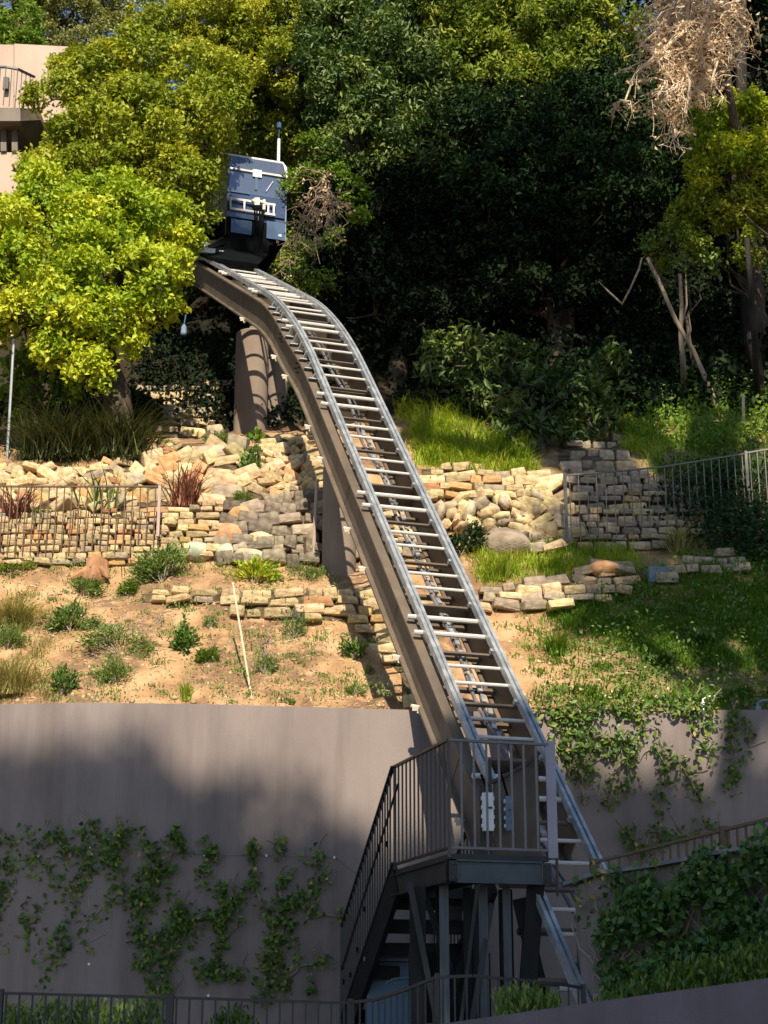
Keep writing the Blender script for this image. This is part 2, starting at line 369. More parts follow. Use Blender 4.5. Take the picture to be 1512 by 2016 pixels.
def hit(px, py): return Vector(hitv(px, py)[0])

xs = np.concatenate([np.linspace(-60, -6.2, 40), np.arange(-6, 7.01, .1), np.linspace(7.3, 60, 38)])
ys = np.concatenate([np.arange(19.3, 25.4, .06), np.arange(25.4, 30, .15), np.arange(30, 46, .5), np.linspace(46.5, 90, 20)])
X, Y = np.meshgrid(xs, ys); Z = ground_z(X.ravel(), Y.ravel()).reshape(X.shape)
X = np.vstack([X[:1], X[:1], X]); Y = np.vstack([Y[:1]*0 + 18.7, Y[:1]*0 + 18.72, Y]); Z = np.vstack([Z[:1]*0, Z[:1] - .35, Z])
nx, ny = X.shape[1], X.shape[0]
ii = (np.arange(ny - 1)[:, None] * nx + np.arange(nx - 1)[None, :]).ravel()
T = np.concatenate([np.stack([ii, ii + 1, ii + nx + 1], 1), np.stack([ii, ii + nx + 1, ii + nx], 1)])
def soil_detail():
    m = M['soil']; nt = m.node_tree; L = nt.links; b = nt.nodes['Principled BSDF']
    src = b.inputs['Base Color'].links[0].from_socket
    geo = nt.nodes.new('ShaderNodeNewGeometry'); sep = nt.nodes.new('ShaderNodeSeparateXYZ'); L.new(geo.outputs['Position'], sep.inputs[0])
    n = nt.nodes.new('ShaderNodeTexNoise'); n.inputs['Scale'].default_value = .9; n.inputs['Detail'].default_value = 5; L.new(geo.outputs['Position'], n.inputs['Vector'])
    def mr(sock, a, b_):
        q = nt.nodes.new('ShaderNodeMapRange'); q.inputs[1].default_value = a; q.inputs[2].default_value = b_; L.new(sock, q.inputs[0]); return q.outputs[0]
    def math(op, a, b_):
        q = nt.nodes.new('ShaderNodeMath'); q.operation = op; q.use_clamp = True
        for i, v in enumerate((a, b_)):
            if isinstance(v, (int, float)): q.inputs[i].default_value = v
            else: L.new(v, q.inputs[i])
        return q.outputs[0]
    def mix(f, c, prev):
        q = nt.nodes.new('ShaderNodeMix'); q.data_type = 'RGBA'; L.new(f, q.inputs[0]); L.new(prev, q.inputs[6]); q.inputs[7].default_value = (*c, 1); return q.outputs[2]
    wood = math('ADD', mr(sep.outputs['Y'], 26.8, 28.2), math('SUBTRACT', mr(n.outputs[0], .35, .65), .75))
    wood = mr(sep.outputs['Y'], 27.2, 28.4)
    mulch = mr(n.outputs[0], .45, .54)
    n2 = nt.nodes.new('ShaderNodeTexNoise'); n2.inputs['Scale'].default_value = 7; n2.inputs['Detail'].default_value = 9; n2.inputs['Roughness'].default_value = .75; L.new(geo.outputs['Position'], n2.inputs['Vector'])
    mulch = math('MULTIPLY', mulch, mr(n2.outputs[0], .38, .56))
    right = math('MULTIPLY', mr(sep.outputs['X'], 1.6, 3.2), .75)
    c = mix(mulch, (.17, .10, .062), src)
    c = mix(math('MULTIPLY', mr(n2.outputs[0], .58, .70), .7), (.62, .42, .24), c)
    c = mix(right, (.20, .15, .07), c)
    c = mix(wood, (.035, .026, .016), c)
    L.new(c, b.inputs['Base Color'])
soil_detail()
me = tri_mesh('hillside' , np.stack([X, Y, Z], 2).reshape(-1, 3), T); me.shade_smooth()
tag(new_obj('hillside', me, M['soil']), 'dry sandy orange hillside behind the brown retaining wall', kind='structure')
mb = MB(); mb.add([(-400, -400, 0), (400, -400, 0), (400, 400, 0), (-400, 400, 0)], [(0, 1, 2, 3)])
tag(mb.build('ground', M['road']), 'paved ground below the hill', kind='structure')
mb = MB(); mb.box((0, 14.9, .45), (120, 8.6, .9))
tag(mb.build('terrace', M['concrete']), 'narrow terrace at the foot of the retaining wall', kind='structure')

# ------------------------------------------------------------------ retaining walls
def wall_strip(name, label, pts, zb, thick, mat, cat='wall', cap=None):
    """pts: top-edge world points along the wall; solid wall down to zb, thickness away from camera"""
    mb = MB(); n = len(pts); vv = []
    for p in pts:
        vv += [(p.x, p.y, p.z), (p.x, p.y, zb), (p.x, p.y + thick, zb), (p.x, p.y + thick, p.z)]
    ff = [(i*4+a, (i+1)*4+a, (i+1)*4+b, i*4+b) for i in range(n-1) for a, b in ((0,1),(1,2),(2,3),(3,0))]
    ff += [(0,1,2,3), ((n-1)*4+3,(n-1)*4+2,(n-1)*4+1,(n-1)*4)]
    mb.add(vv, ff)
    o = mb.build(name, mat); return tag(o, label, cat)
def WYL(px): return 18.0 + .55 * ((px - 560) / 560.) ** 2 * (1 if px < 560 else .2) - .35 * math.exp(-((px - 150) / 260.) ** 2)
wl = []
for px in list(range(-500, 821, 30)) + [827.9]:
    py = np.interp(px, [-500, 0, 150, 400, 830], [1402, 1387, 1383, 1386, 1398])
    wl.append(P(px, py, WYL(max(px, -60))))
wall_strip('retaining_wall', 'tall curved brown stucco retaining wall left of the platform, its top catching the sun', wl, .9, .3, M['stucco'])
wr = [P(px, np.interp(px, [828, 1060, 1512, 2100], [1399, 1402, 1397, 1395]), 18.0 + min(.35, (px-828)/500)) for px in range(828, 2101, 50)]
wall_strip('retaining_wall', 'shaded brown retaining wall right of the track with vines hanging from its top', wr, .9, .35, M['stucco'])
# side wall on the right (ivy covered) with its concrete kerb
SW = [(1139, 1742, 14.3), (1200, 1722, 14.05), (1300, 1708, 13.6), (1400, 1690, 13.15), (1512, 1668, 12.6), (1700, 1630, 11.8)]
sw = [P(*q) for q in SW]
o = wall_strip('side_wall', 'short brown wall thick with ivy at the right, below the tan railing', sw, .0, .3, M['stucco'])
mb = MB()
for a, b in zip(sw[:-1], sw[1:]): mb.bar(a + Vector((0, .15, .012)), b + Vector((0, .15, .012)), .34, .03)
mb.build('coping', M['concrete'], o)
fw = [P(520, 2062, 10.2), P(700, 2038, 10.0), P(860, 2017, 9.8), P(1100, 1983, 9.4), P(1320, 1952, 9.0), P(1512, 1926, 8.7), P(1900, 1872, 8.0)]
wall_strip('front_wall', 'plain smooth mauve-brown wall slanting up along the bottom right edge', fw, 0, .3, M['front_stucco'])
# small weep pins on the left wall
pins = empty('wire_anchor', P(180, 1668, 17.7), 'white vine-wire anchors dotted across the curved brown wall above the vines', 'wire anchors')
pp = [(178,1668),(402,1683),(524,1684),(658,1688),(410,1960),(672,1923),(175,1898)]
for q in pp:
    mb = MB(); c = P(q[0], q[1], WYL(q[0]) - .03)
    mb.tube([c + Vector((0, .04, 0)), c], .014, 6); mb.build('pin', M['white'], pins)
mb = MB()
for (a, b) in [((660,1688),(700,1720)),((402,1683),(524,1684)),((178,1668),(402,1683)),((524,1684),(658,1688))]:
    mb.tube([P(a[0], a[1], WYL(a[0]) - .03), P(b[0], b[1], WYL(b[0]) - .03)], .0025, 4)
mb.build('wire', M['fence_grey'], pins)

# ------------------------------------------------------------------ track
HA = radians(18.3); Hh = Vector((-sin(HA), cos(HA), 0)); LAT = Vector((cos(HA), sin(HA), 0)); UP = Vector((0, 0, 1))
TO = Vector((1.072, 17.0, 4.8))
S1, S2 = radians(46.8), radians(30.3)
A1, AEND = 5.42, 19.0
def build_path():
    pts = []; a = -3.6; z = tan(S1) * a
    while a < A1: pts.append((a, z, S1)); a += .15 * cos(S1); z += .15 * sin(S1)
    Lc = 3.9; n = 24; s = Lc / n
    for i in range(n):
        ang = S1 + (S2 - S1) * (i + .5) / n
        pts.append((a, z, ang)); a += s * cos(ang); z += s * sin(ang)
    while a < AEND: pts.append((a, z, S2)); a += .15 * cos(S2); z += .15 * sin(S2)
    return pts
PATH = build_path()
def frame(a, z, ang):
    c = TO + Hh * a + UP * z
    nr = (-Hh * sin(ang) + UP * cos(ang))
    return c, LAT, nr
cum = [0]
for i in range(1, len(PATH)):
    cum.append(cum[-1] + math.hypot(PATH[i][0]-PATH[i-1][0], PATH[i][1]-PATH[i-1][1]))
def at_s(s):
    i = min(max(np.searchsorted(cum, s) - 1, 0), len(PATH) - 2)
    t = (s - cum[i]) / (cum[i+1] - cum[i])
    a, b = PATH[i], PATH[i+1]
    return frame(a[0]+(b[0]-a[0])*t, a[1]+(b[1]-a[1])*t, a[2]+(b[2]-a[2])*t)
def at_a(a):
    i = min(max(int(np.searchsorted([p[0] for p in PATH], a)) - 1, 0), len(PATH) - 2)
    t = (a - PATH[i][0]) / (PATH[i+1][0] - PATH[i][0])
    p, q = PATH[i], PATH[i+1]
    return frame(p[0]+(q[0]-p[0])*t, p[1]+(q[1]-p[1])*t, p[2]+(q[2]-p[2])*t)
fr = [frame(*p) for p in PATH]
cen = [f[0] for f in fr]; lf = [(f[1], f[2]) for f in fr]
track = empty('inclined_track', cen[0], 'long curving steel funicular track climbing the hill, silver rungs on brown girders', 'railway track')
GD = .43
def ibeam(s0, top, dep, fwid, web=.02, ft=.025):
    h = fwid / 2; w = web / 2
    return [(s0-h, top), (s0+h, top), (s0+h, top-ft), (s0+w, top-ft), (s0+w, top-dep+ft), (s0+h, top-dep+ft), (s0+h, top-dep), (s0-h, top-dep), (s0-h, top-dep+ft), (s0-w, top-dep+ft), (s0-w, top-ft), (s0-h, top-ft)]
def GAP(s): return .09 * math.exp(-((s - 14.6) / 1.0) ** 2)
i0 = next(i for i, p in enumerate(PATH) if p[0] > -1.25)
for sgn in (-1, 1):
    gc = [c - f[1] * GAP(cum[i0 + i]) for i, (c, f) in enumerate(zip(cen[i0:], lf[i0:]))]
    MB().sweep(gc, lf[i0:], ibeam(sgn * .435, -.09, GD, .13)).build('girder', M['girder'], track)
    s0 = sgn * .36
    prof = [(s0-.055, .0), (s0-.055, .075), (s0-.02*sgn, .075), (s0-.02*sgn, .062), (s0+.005, .062), (s0+.005, .075), (s0+.055, .075), (s0+.055, .0)]
    prof = [(s0-.046, .0), (s0-.046, .075), (s0-.012, .075), (s0-.012, .045), (s0+.012, .045), (s0+.012, .075), (s0+.046, .075), (s0+.046, .0)]
    MB().sweep(cen, lf, prof).build('rail', M['galv'], track)
# lower, light trusses under the rails of the bottom section
# unit tube and box meshes shared by repeats
def unit_tube(n=8):
    mb = MB(); mb.tube([(-.5, 0, 0), (.5, 0, 0)], 1.0, n); return mb.mesh('tube_unit', False)
UT = {}
def put_tube(name, a, b, r, mat, parent, n=8):
    key = (name, mat.name, n)
    if key not in UT:
        me = unit_tube(n); me.name = name; me.materials.append(mat); UT[key] = me
    o = bpy.data.objects.new(name, UT[key]); C.objects.link(o)
    a, b = Vector(a), Vector(b); d = b - a
    o.location = (a + b) / 2; o.scale = (d.length, r, r)
    o.rotation_euler = d.to_track_quat('X', 'Z').to_euler()
    adopt(o, parent); return o
UB = {}
def put_box(name, a, b, w, h, mat, parent, up=None):
    key = (name, mat.name)
    if key not in UB:
        me = MB().box((0, 0, 0), (1, 1, 1)).mesh(name); me.materials.append(mat); UB[key] = me
    o = bpy.data.objects.new(name, UB[key]); C.objects.link(o)
    a, b = Vector(a), Vector(b); d = b - a; L = d.length; x = d.normalized()
    u = Vector(up) if up is not None else (Vector((0, 0, 1)) if abs(x.z) < .95 else Vector((0, 1, 0)))
    y = u.cross(x).normalized(); z = x.cross(y)
    R = Matrix((x, y, z)).transposed()
    o.location = (a + b) / 2; o.rotation_euler = R.to_euler(); o.scale = (L, w, h)
    adopt(o, parent); return o
total = cum[-1]; s = .12; k = 0
while s < total - .3:
    c, la, nr = at_s(s)
    dark = k % 3 == 2; big = k % 9 in (3, 4)
    if dark:
        put_box('cross_bar', c - la*.34 - nr*.05, c + la*.34 - nr*.05, .035, .035, M['girder'], track, up=nr)
        mbq = put_box('clamp', c + la*.29 + nr*.01, c + la*.335 + nr*.01, .05, .05, M['galv'], track, up=nr)
    elif big:
        put_tube('rung', c - la*.50 - nr*.012, c + la*.37 - nr*.012, .028, M['white_tube'], track)
    else:
        put_tube('rung', c - la*.345 - nr*.0, c + la*.345 - nr*.0, .0195, M['white_tube'], track)
    s += .305; k += 1
# cross plates between the girders and hanging brackets below the left girder
s = 4.6
while s < total:
    c, la, nr = at_s(s)
    put_box('cross_plate', c - la*.45 - nr*.33, c + la*.45 - nr*.33, .02, .3, M['girder'], track, up=nr)
    s += 2.75
for i, s in enumerate(np.arange(4.0, 19.0, .92)):
    if i in (1, 4, 7, 10, 13, 14, 16, 17): continue
    c, la, nr = at_s(s)
    mb = MB(); q = c - la*.52 - nr*(.09 + GD + GAP(s))
    mb.box(q, (.07, .05, .05), Matrix.Rotation(.4, 3, 'X')); mb.tube([q - la*.05 + UP*.02, q + la*.05 + UP*.01], .020, 6)
    mb.box(q + la*.04 - UP*.035, (.03, .04, .05), Matrix.Rotation(.5, 3, 'Y'))
    mb.build('clamp_bracket', M['cream'], track)
# brackets joining rail and girder along the curve
for s in np.arange(12.9, 16.4, .36):
    c, la, nr = at_s(s); g_ = GAP(s)
    put_box('strut', c - la*.44 - nr*(.09+g_), c - la*.40 + nr*.02, .05, .02, M['galv'], track)
    put_box('strut', c - la*.50 - nr*(.08+g_), c - la*.38 - nr*(.08+g_), .14, .012, M['galv'], track)
# cable chain under the rungs
mb = MB(); pts = []
for s in np.arange(1.5, total, .12):
    c, la, nr = at_s(s)
    pts.append(c + la*(.10 + .02*sin(s*3.1)) - nr*(.30 + .03*sin(s*2.3)))
mb.tube(pts, .022, 6); mb.build('drive_cable', M['rail_grey'], track)
mb = MB(); pts2 = [p + LAT*(.07 + .015*sin(i*.7)) for i, p in enumerate(pts)]
mb.tube(pts2, .014, 5); mb.build('drive_cable', M['steel_grey'], track)
lk = MB().box((0,0,0), (.05, .13, .022)).mesh('chain_link'); lk.materials.append(M['galv'])
for i, s in enumerate(np.arange(3.4, 12, .21)):
    c, la, nr = at_s(s); q = c + la*(.14 + random.uniform(-.02, .02)) - nr*(.27 + random.uniform(-.02, .03))
    o = bpy.data.objects.new('chain_link', lk); C.objects.link(o); o.location = q
    o.rotation_euler = (random.uniform(.6, .95), random.uniform(-.25, .25), HA + random.uniform(-.2, .2)); adopt(o, track)
for i, s in enumerate(np.arange(1.2, total - .4, .61)):
    c, la, nr = at_s(s)
    put_box('cross_rib', c - la*.42 - nr*(.42 + GAP(s)), c + la*.42 - nr*(.42 + GAP(s)), .05, .05, M['girder'], track, up=nr)
# bolts on the left girder web
for s in (14.9, 15.05, 13.6, 13.75):
    c, la, nr = at_s(s)
    mb = MB()
    for h in (.22, .30): mb.tube([c - la*.465 - nr*h, c - la*.50 - nr*h], .012, 6)
    mb.build('bolt', M['black'], track)

def column(label, px, pyt, pyb, Y, r, zb=None, grp='round concrete columns under the track'):
    a = P(px, pyt, Y); b = P(px, pyb, Y); b.z -= .4
    if zb is not None: b.z = zb
    b.x = a.x
    e = empty('support_column', b, label, 'column', grp)
    mb = MB(); mb.tube([b, a], r, 28); o = mb.build('shaft', M['column'], e, True)
    o.data.set_sharp_from_angle(angle=radians(40)) if hasattr(o.data, 'set_sharp_from_angle') else None
    mb = MB(); mb.tube([a + Vector((0, 0, -.002)), a + Vector((0, 0, .035)), a + Vector((0, 0, .06))], [r*1.0, r*.97, r*.8], 28); mb.build('cap_plate', M['column'], e, True)
    mb = MB(); mb.box(a + Vector((r*.3, 0, .18)), (r*.9, r*.9, .3)); mb.build('bearing_block', M['girder'], e)
column('thick brown round column under the bend of the track, beside the dark hollow', 497, 662, 872, 27.9, .295)
column('slimmer round column striped with rung shadows, just right of the thick one', 545, 668, 858, 28.5, .21)
column('brown round column standing in the rock garden under the middle of the track', 669, 925, 1140, 22.25, .235)
# ------------------------------------------------------------------ cab at the top of the track
CO = P(503, 470, 30.2)
def K(u, f, w): return CO + LAT * u - Hh * f + UP * w      # u right, f towards camera, w up
car = empty('funicular_cab', CO - UP * .4, 'navy blue glass-fronted cab parked high on the track beside the yellow-green tree', 'funicular cab')
def kbox(name, u0, u1, f0, f1, w0, w1, mat, parent=car):
    mb = MB(); vv = [K(u, f, w) for u in (u0, u1) for f in (f0, f1) for w in (w0, w1)]
    mb.add(vv, [(0,1,3,2),(4,6,7,5),(0,4,5,1),(2,3,7,6),(0,2,6,4),(1,5,7,3)]); return mb.build(name, mat, parent)
CW = .60
mb = MB(); mb.prism([K(-CW, f, w) for f, w in [(-1.5, .02), (-1.5, .93), (.012, .93), (.03, .42), (0, .02)]], LAT * 2 * CW); mb.build('body', M['navy'], car)
mb = MB(); mb.prism([K(-CW, f, w) for f, w in [(-1.5, 1.80), (-1.38, 1.88), (-.20, 1.88), (-.20, 1.85), (-1.5, 1.76)]], LAT * 2 * CW); mb.build('roof', M['navy'], car)
for u in (-CW+.015, CW-.015):
    mb = MB(); mb.bar(K(u, -.20, 1.86), K(u, .0, 1.45), .035, .035); mb.bar(K(u, .0, 1.45), K(u, .02, .93), .035, .035); mb.bar(K(u, -1.48, .93), K(u, -1.48, 1.8), .035, .035); mb.bar(K(u, -.75, .93), K(u, -.75, 1.86), .03, .03); mb.build('corner_frame', M['navy'], car)
mb = MB(); mb.prism([K(-CW+.03, -.185, 1.85), K(-CW+.03, .004, 1.46), K(CW-.03, .004, 1.46), K(CW-.03, -.185, 1.85)], -Hh*.012 + UP*.005); uw = mb.build('upper_window', M['glass'], car)
mb = MB(); mb.prism([K(-CW+.03, .008, 1.43), K(-CW+.03, .028, .93), K(CW-.03, .028, .93), K(CW-.03, .008, 1.43)], -Hh*.012); ws = mb.build('windscreen', M['glass'], car)
mb = MB(); mb.prism([K(-CW+.03, .032, .92), K(-CW+.03, .05, .50), K(CW-.03, .05, .50), K(CW-.03, .032, .92)], -Hh*.012); mb.build('front_panel', M['gloss_navy'], car)
for u in (-CW+.004, CW-.004):
    mb = MB(); mb.prism([K(u, -1.45, .95), K(u, -1.45, 1.76), K(u, -.22, 1.82), K(u, -.02, 1.45), K(u, -.0, .95)], LAT*.006); mb.build('side_window', M['glass'], car)
mb = MB(); mb.prism([K(-CW+.04, -1.46, .95), K(-CW+.04, -1.46, 1.78), K(CW-.04, -1.46, 1.78), K(CW-.04, -1.46, .95)], Hh*.01); mb.build('rear_window', M['glass'], car)
seat = kbox('seat', -.45, .45, -1.25, -.85, .93, 1.05, M['black']); kbox('seat_back', -.45, .45, -1.32, -1.22, 1.0, 1.38, M['panel_blue'], seat)
kbox('control_panel', .25, .50, -.30, -.12, .93, 1.18, M['galv'])
kbox('handrail', -.5, .5, -.62, -.58, 1.30, 1.34, M['galv'])
for u in (-.36, -.12, .22):
    mb = MB(); mb.bar(K(u, -.17, 1.84), K(u, .012, 1.46), .022, .02); mb.build('mullion', M['panel_blue'], uw)
kbox('crossbar', -CW+.03, CW-.03, .02, .055, 1.43, 1.47, M['white_tube'])
mb = MB(); mb.tube([K(-CW-.02, -.2, 1.88), K(CW-.02, -.2, 1.88), K(CW+.01, -.1, 1.74), K(CW+.01, .03, 1.46), K(CW+.01, .05, 1.1)], .028, 8); mb.build('roof_frame', M['white'], car)
mb = MB(); mb.tube([K(CW+.0, .05, 1.1), K(CW+.0, .05, .02)], .014, 6); mb.build('edge_trim', M['panel_blue'], car)
kbox('notice_card', -.10, .08, .045, .058, 1.34, 1.50, M['white'], ws)
kbox('console', -.05, .0, .035, .055, 1.05, 1.36, M['panel_blue'])
kbox('seat_rail', -.55, -.15, .05, .07, .92, .96, M['panel_blue'])
mb = MB(); mb.bar(K(.18, .05, 1.05), K(.32, .045, 1.30), .018, .018); mb.build('wiper_arm', M['galv'], ws)
# silver guard in front
g = [(-.56, .70, .30), (.33, .70, .30)]
mb = MB()
for w in (.52, .74): mb.bar(K(-.56, .12, w), K(.36, .12, w), .03, .045)
for u in (-.55, -.27, .22, .33): mb.bar(K(u, .12, .52), K(u, .12, .74), .035, .03, up=(1, 0, 0))
mb.build('bumper_frame', M['white_tube'], car)
mb = MB(); mb.box(K(-.02, .16, .72), (.10, .1, .16)); mb.tube([K(-.12,.16,.72), K(-.03,.16,.78)], .04, 8); mb.tube([K(.02,.18,.74), K(.16,.18,.70)], .035, 8); mb.box(K(.12,.17,.68), (.05,.06,.22))
mb.build('coupling', M['cream'], car)
kbox('sill', -CW-.01, CW*.1, .0, .09, .36, .48, M['panel_blue'])
kbox('access_panel', -.52, -.10, .05, .075, .03, .33, M['panel_blue'])
kbox('access_panel', .20, .58, .07, .10, .0, .38, M['panel_blue'])
kbox('apron', -CW, CW, -.02, .05, -.02, .36, M['black'])
kbox('reflector', .44, .50, .10, .112, .07, .12, M['white'])
mb = MB()
for u in (-.08, -.03, .03, .08, .11): mb.tube([K(u, .17, .66), K(u*.8, .20, .3), K(u*.5, .14, -.2), K(u*.4, -.05, -.75)], .018, 6)
mb.build('hose_bundle', M['black'], car)
# undercarriage wedge down to the rails
tr0 = at_a((CO.x - TO.x) * Hh.x + (CO.y - TO.y) * Hh.y + .2)
mb = MB()
for u in (-.36, .36):
    A = K(u, 0, -.02); B = K(u, -1.9, -.02)
    ca, laa, nra = at_a((A - TO).dot(Hh)); cb, _, nrb = at_a((B - TO).dot(Hh) + .3)
    A2 = ca + LAT * u + nra * .16; B2 = cb + LAT * u + nrb * .16
    mb.bar(A, A2, .07, .09); mb.bar(A2, B2, .08, .10); mb.bar(B, B2 , .07, .09); mb.bar(A, B2, .06, .07)
mb.build('chassis', M['black'], car)
ca, _, nra = at_a((K(0, .1, 0) - TO).dot(Hh))
mb = MB(); vv = [K(-.55, -.1, -.02), K(.55, -.1, -.02), ca + LAT*.38 + nra*.12, ca - LAT*.38 + nra*.12]
mb.prism(vv, Hh * .8); mb.build('engine_housing', M['black'], car)
mb = MB(); g0 = (CO - TO).dot(Hh)
cA, _, nA = at_a(g0 - 1.55); cB, _, nB = at_a(g0 + .2)
vv = [K(-.5, .06, -.0), K(-.5, .1, -.32), cA - LAT*.5 + nA*.17, cA - LAT*.5 + nA*.07, cB - LAT*.5 + nB*.05]
vv = [v + LAT*(.12 if i_ in (2, 3) else 0) for i_, v in enumerate(vv)]; mb.prism(vv, LAT * .76); mb.build('carriage', M['black'], car)
mb = MB(); cD, _, nD = at_a(g0 + 1.0); mb.prism([K(-.62, .0, .36), K(-.62, .0, -.05), cD - LAT*.62 + nD*.12, cD - LAT*.62 + nD*.5], -LAT*.05); mb.build('side_skirt', M['black'], car)
for u in (-.375, .375):
    for da in (-.15, .35, 1.3):
        c, _, nr = at_a((CO - TO).dot(Hh) + da)
        w = MB(); w.tube([c + LAT*(u-.05) + nr*.14, c + LAT*(u+.05) + nr*.14], .075, 14); w.build('wheel', M['black'], car)
c, _, nr = at_a((CO - TO).dot(Hh) - .35)
mb = MB(); mb.bar(c - LAT*.62 + nr*.18, c - LAT*.2 + nr*.18, .07, .10); mb.bar(c - LAT*.12 + nr*.18, c + LAT*.1 + nr*.18, .06, .07); mb.build('wheel_guard', M['white'], car)
mb = MB(); mb.tube([K(.50, -.25, 1.7), K(.50, -.25, 2.45)], .032, 8); o = mb.build('antenna', M['white'], car)
mb = MB(); mb.tube([K(.50, -.25, 2.40), K(.50, -.25, 2.75)], .010, 8); mb.tube([K(.50, -.25, 2.7), K(.50, -.25, 2.82)], .05, 8); mb.build('antenna_tip', M['panel_blue'], o)

# ------------------------------------------------------------------ platform and stairs
PA = P(885, 1672, 14.55)                # front-left corner of deck edge
FZ = PA.z - .02
PH_ = radians(16.4); PHh = Vector((-sin(PH_), cos(PH_), 0)); PLAT = Vector((cos(PH_), sin(PH_), 0))
def Q(u, f, z): return Vector((PA.x, PA.y, z)) + PLAT * u + PHh * f
PLW, PLD = .93, 1.62
RH = .96
plat = empty('boarding_platform', Q(0, 0, .9), 'dark steel boarding platform on posts with upright bar railing at the foot of the track', 'platform')
mb = MB(); mb.prism([Q(.0, 0, FZ-.06), Q(PLW-.02, 0, FZ-.06), Q(PLW-.02, .16, FZ-.06), Q(.0, .16, FZ-.06)], UP*.045)
mb.prism([Q(.0, .165, FZ-.06), Q(.22, .165, FZ-.06), Q(.22, PLD, FZ-.06), Q(.0, PLD, FZ-.06)], UP*.045); mb.build('deck', M['steel_dark'], plat)
for (a, b, m_) in ((Q(.06, .03, FZ-.16), Q(PLW-.08, .03, FZ-.16), 'steel_grey'), (Q(.0, .06, FZ-.16), Q(.0, PLD, FZ-.16), 'steel_dark'), (Q(.22, .1, FZ-.16), Q(.22, PLD, FZ-.16), 'steel_dark'), (Q(.0, PLD, FZ-.17), Q(.75, PLD, FZ-.17), 'steel_dark')):
    mb = MB(); mb.bar(a, b, .03, .19); mb.bar(a + UP*.09, b + UP*.09, .09, .015); mb.bar(a - UP*.09, b - UP*.09, .09, .015); mb.build('edge_beam', M[m_], plat)
for u, f in ((.03, .0), (PLW-.04, .0)):
    mb = MB(); mb.box(Q(u, f, FZ-.16), (.07, .05, .17)); mb.build('corner_bracket', M['steel_dark'], plat)
    for dz in (-.22, -.10):
        for du in (-.02, .02):
            mb = MB(); c = Q(u+du, f-.03, FZ+dz); mb.tube([c, c - Hh*.02], .009, 6); mb.build('bolt', M['steel_grey'], plat)
def railing(parent, a0, a1, h0, h1, n, mat, rail_w=.04, lowgap=.02, skip_first=False, postmat=None, br=.008):
    """a0,a1 foot points; h heights of bottom rail/top rail above"""
    a0, a1 = Vector(a0), Vector(a1)
    put_box('top_rail', a0 + UP*h1, a1 + UP*h1, rail_w, .022, mat, parent)
    put_box('bottom_rail', a0 + UP*h0, a1 + UP*h0, rail_w*.7, .022, mat, parent)
    for i in range(1, n):
        p = a0.lerp(a1, i / n)
        put_box('baluster', p + UP*h0, p + UP*(h1-.012), br*2, br*2, mat, parent)
railing(plat, Q(0, 0, FZ), Q(PLW, 0, FZ), .035, RH, 8, M['rail_grey'], br=.010)
railing(plat, Q(0, 0, FZ), Q(0, PLD, FZ), .035, RH, 13, M['brown_iron'], br=.009)
put_box('post', Q(0, 0, FZ-.05), Q(0, 0, FZ+RH+.0), .03, .03, M['brown_iron'], plat)
put_box('post', Q(0, PLD, FZ-.05), Q(0, PLD, FZ+RH), .03, .03, M['dark_iron'], plat)
mb = MB(); mb.bar(Q(PLW+.02, 0, FZ-.03), Q(PLW+.02, 0, FZ+RH+.03), .085, .05, up=(0, 1, 0)); mb.build('end_plate', M['plate'], plat)
put_box('gusset', Q(PLW+.06, .02, FZ-.35), Q(PLW+.06, .02, FZ-.03), .02, .05, M['dark_iron'], plat)
# brown solid gate panel with curved rail
gp_ = [Q(.52, .3, FZ), Q(PLW, .24, FZ), Q(PLW, .24, FZ+.90), Q(.72, .27, FZ+.78), Q(.52, .3, FZ+.66)]
mb = MB(); mb.prism(gp_, Hh*.02); mb.build('gate_panel', M['girder'], plat)
mb = MB(); mb.tube([Q(.44, .28, FZ+.62), Q(.6, .26, FZ+.70), Q(.78, .23, FZ+.80), Q(PLW, .2, FZ+.92)], .018, 8); mb.build('gate_rail', M['brown_iron'], plat)
mb = MB(); mb.bar(Q(.48, .28, FZ-.02), Q(.48, .28, FZ+.85), .03, .07, up=(0,1,0)); mb.build('gate_post', M['dark_iron'], plat)
mb = MB(); mb.bar(Q(.42, .3, FZ-.02), Q(.42, .3, FZ+.62), .07, .05, up=(0,1,0)); mb.build('gate_post', M['dark_iron'], plat)
# supports
def leg(a, b, w, h, m_='steel_dark', nm='leg'):
    return put_box(nm, a, b, w, h, M[m_], plat, up=(0, 1, 0.01))
zb = .9; zt = FZ - .25
leg(Q(.06, .35, zb), Q(.06, .35, zt), .08, .08, 'steel_grey')
leg(Q(.42, .35, zb), Q(.42, .35, zt), .08, .07, 'steel_grey')
leg(Q(.62, .30, zb), Q(.62, .30, zt), .07, .07, 'steel_grey')
leg(Q(-.10, .6, zb), Q(-.10, .6, zt), .14, .12, 'steel_black')
leg(Q(.16, .6, zb), Q(.16, .6, zt), .05, .08, 'steel_dark')
leg(Q(.5, .7, zb), Q(.5, .7, zt), .12, .1, 'steel_dark')
leg(Q(.70, .35, zb), Q(.86, .2, zt+.02), .15, .1, 'steel_black')
leg(Q(.80, .45, zt-.1), Q(1.12, .2, zb), .12, .10, 'steel_black', 'brace')
leg(Q(-.22, .45, zt+.02), Q(.06, .4, zb+.5), .05, .07, 'steel_dark', 'brace')
leg(Q(.28, .08, zt-.0), Q(.10, .3, zb+.2), .03, .05, 'steel_dark', 'brace')
leg(Q(.50, .35, zt-.15), Q(.18, .3, zb+.25), .05, .06, 'steel_dark', 'brace')
leg(Q(.05, .9, zt-.0), Q(.7, .9, zb+.1), .05, .08, 'steel_dark', 'brace')
mb = MB(); mb.box(Q(.33, .9, zt-.2), (.16, .1, .12)); mb.build('junction_box', M['steel_dark'], plat)
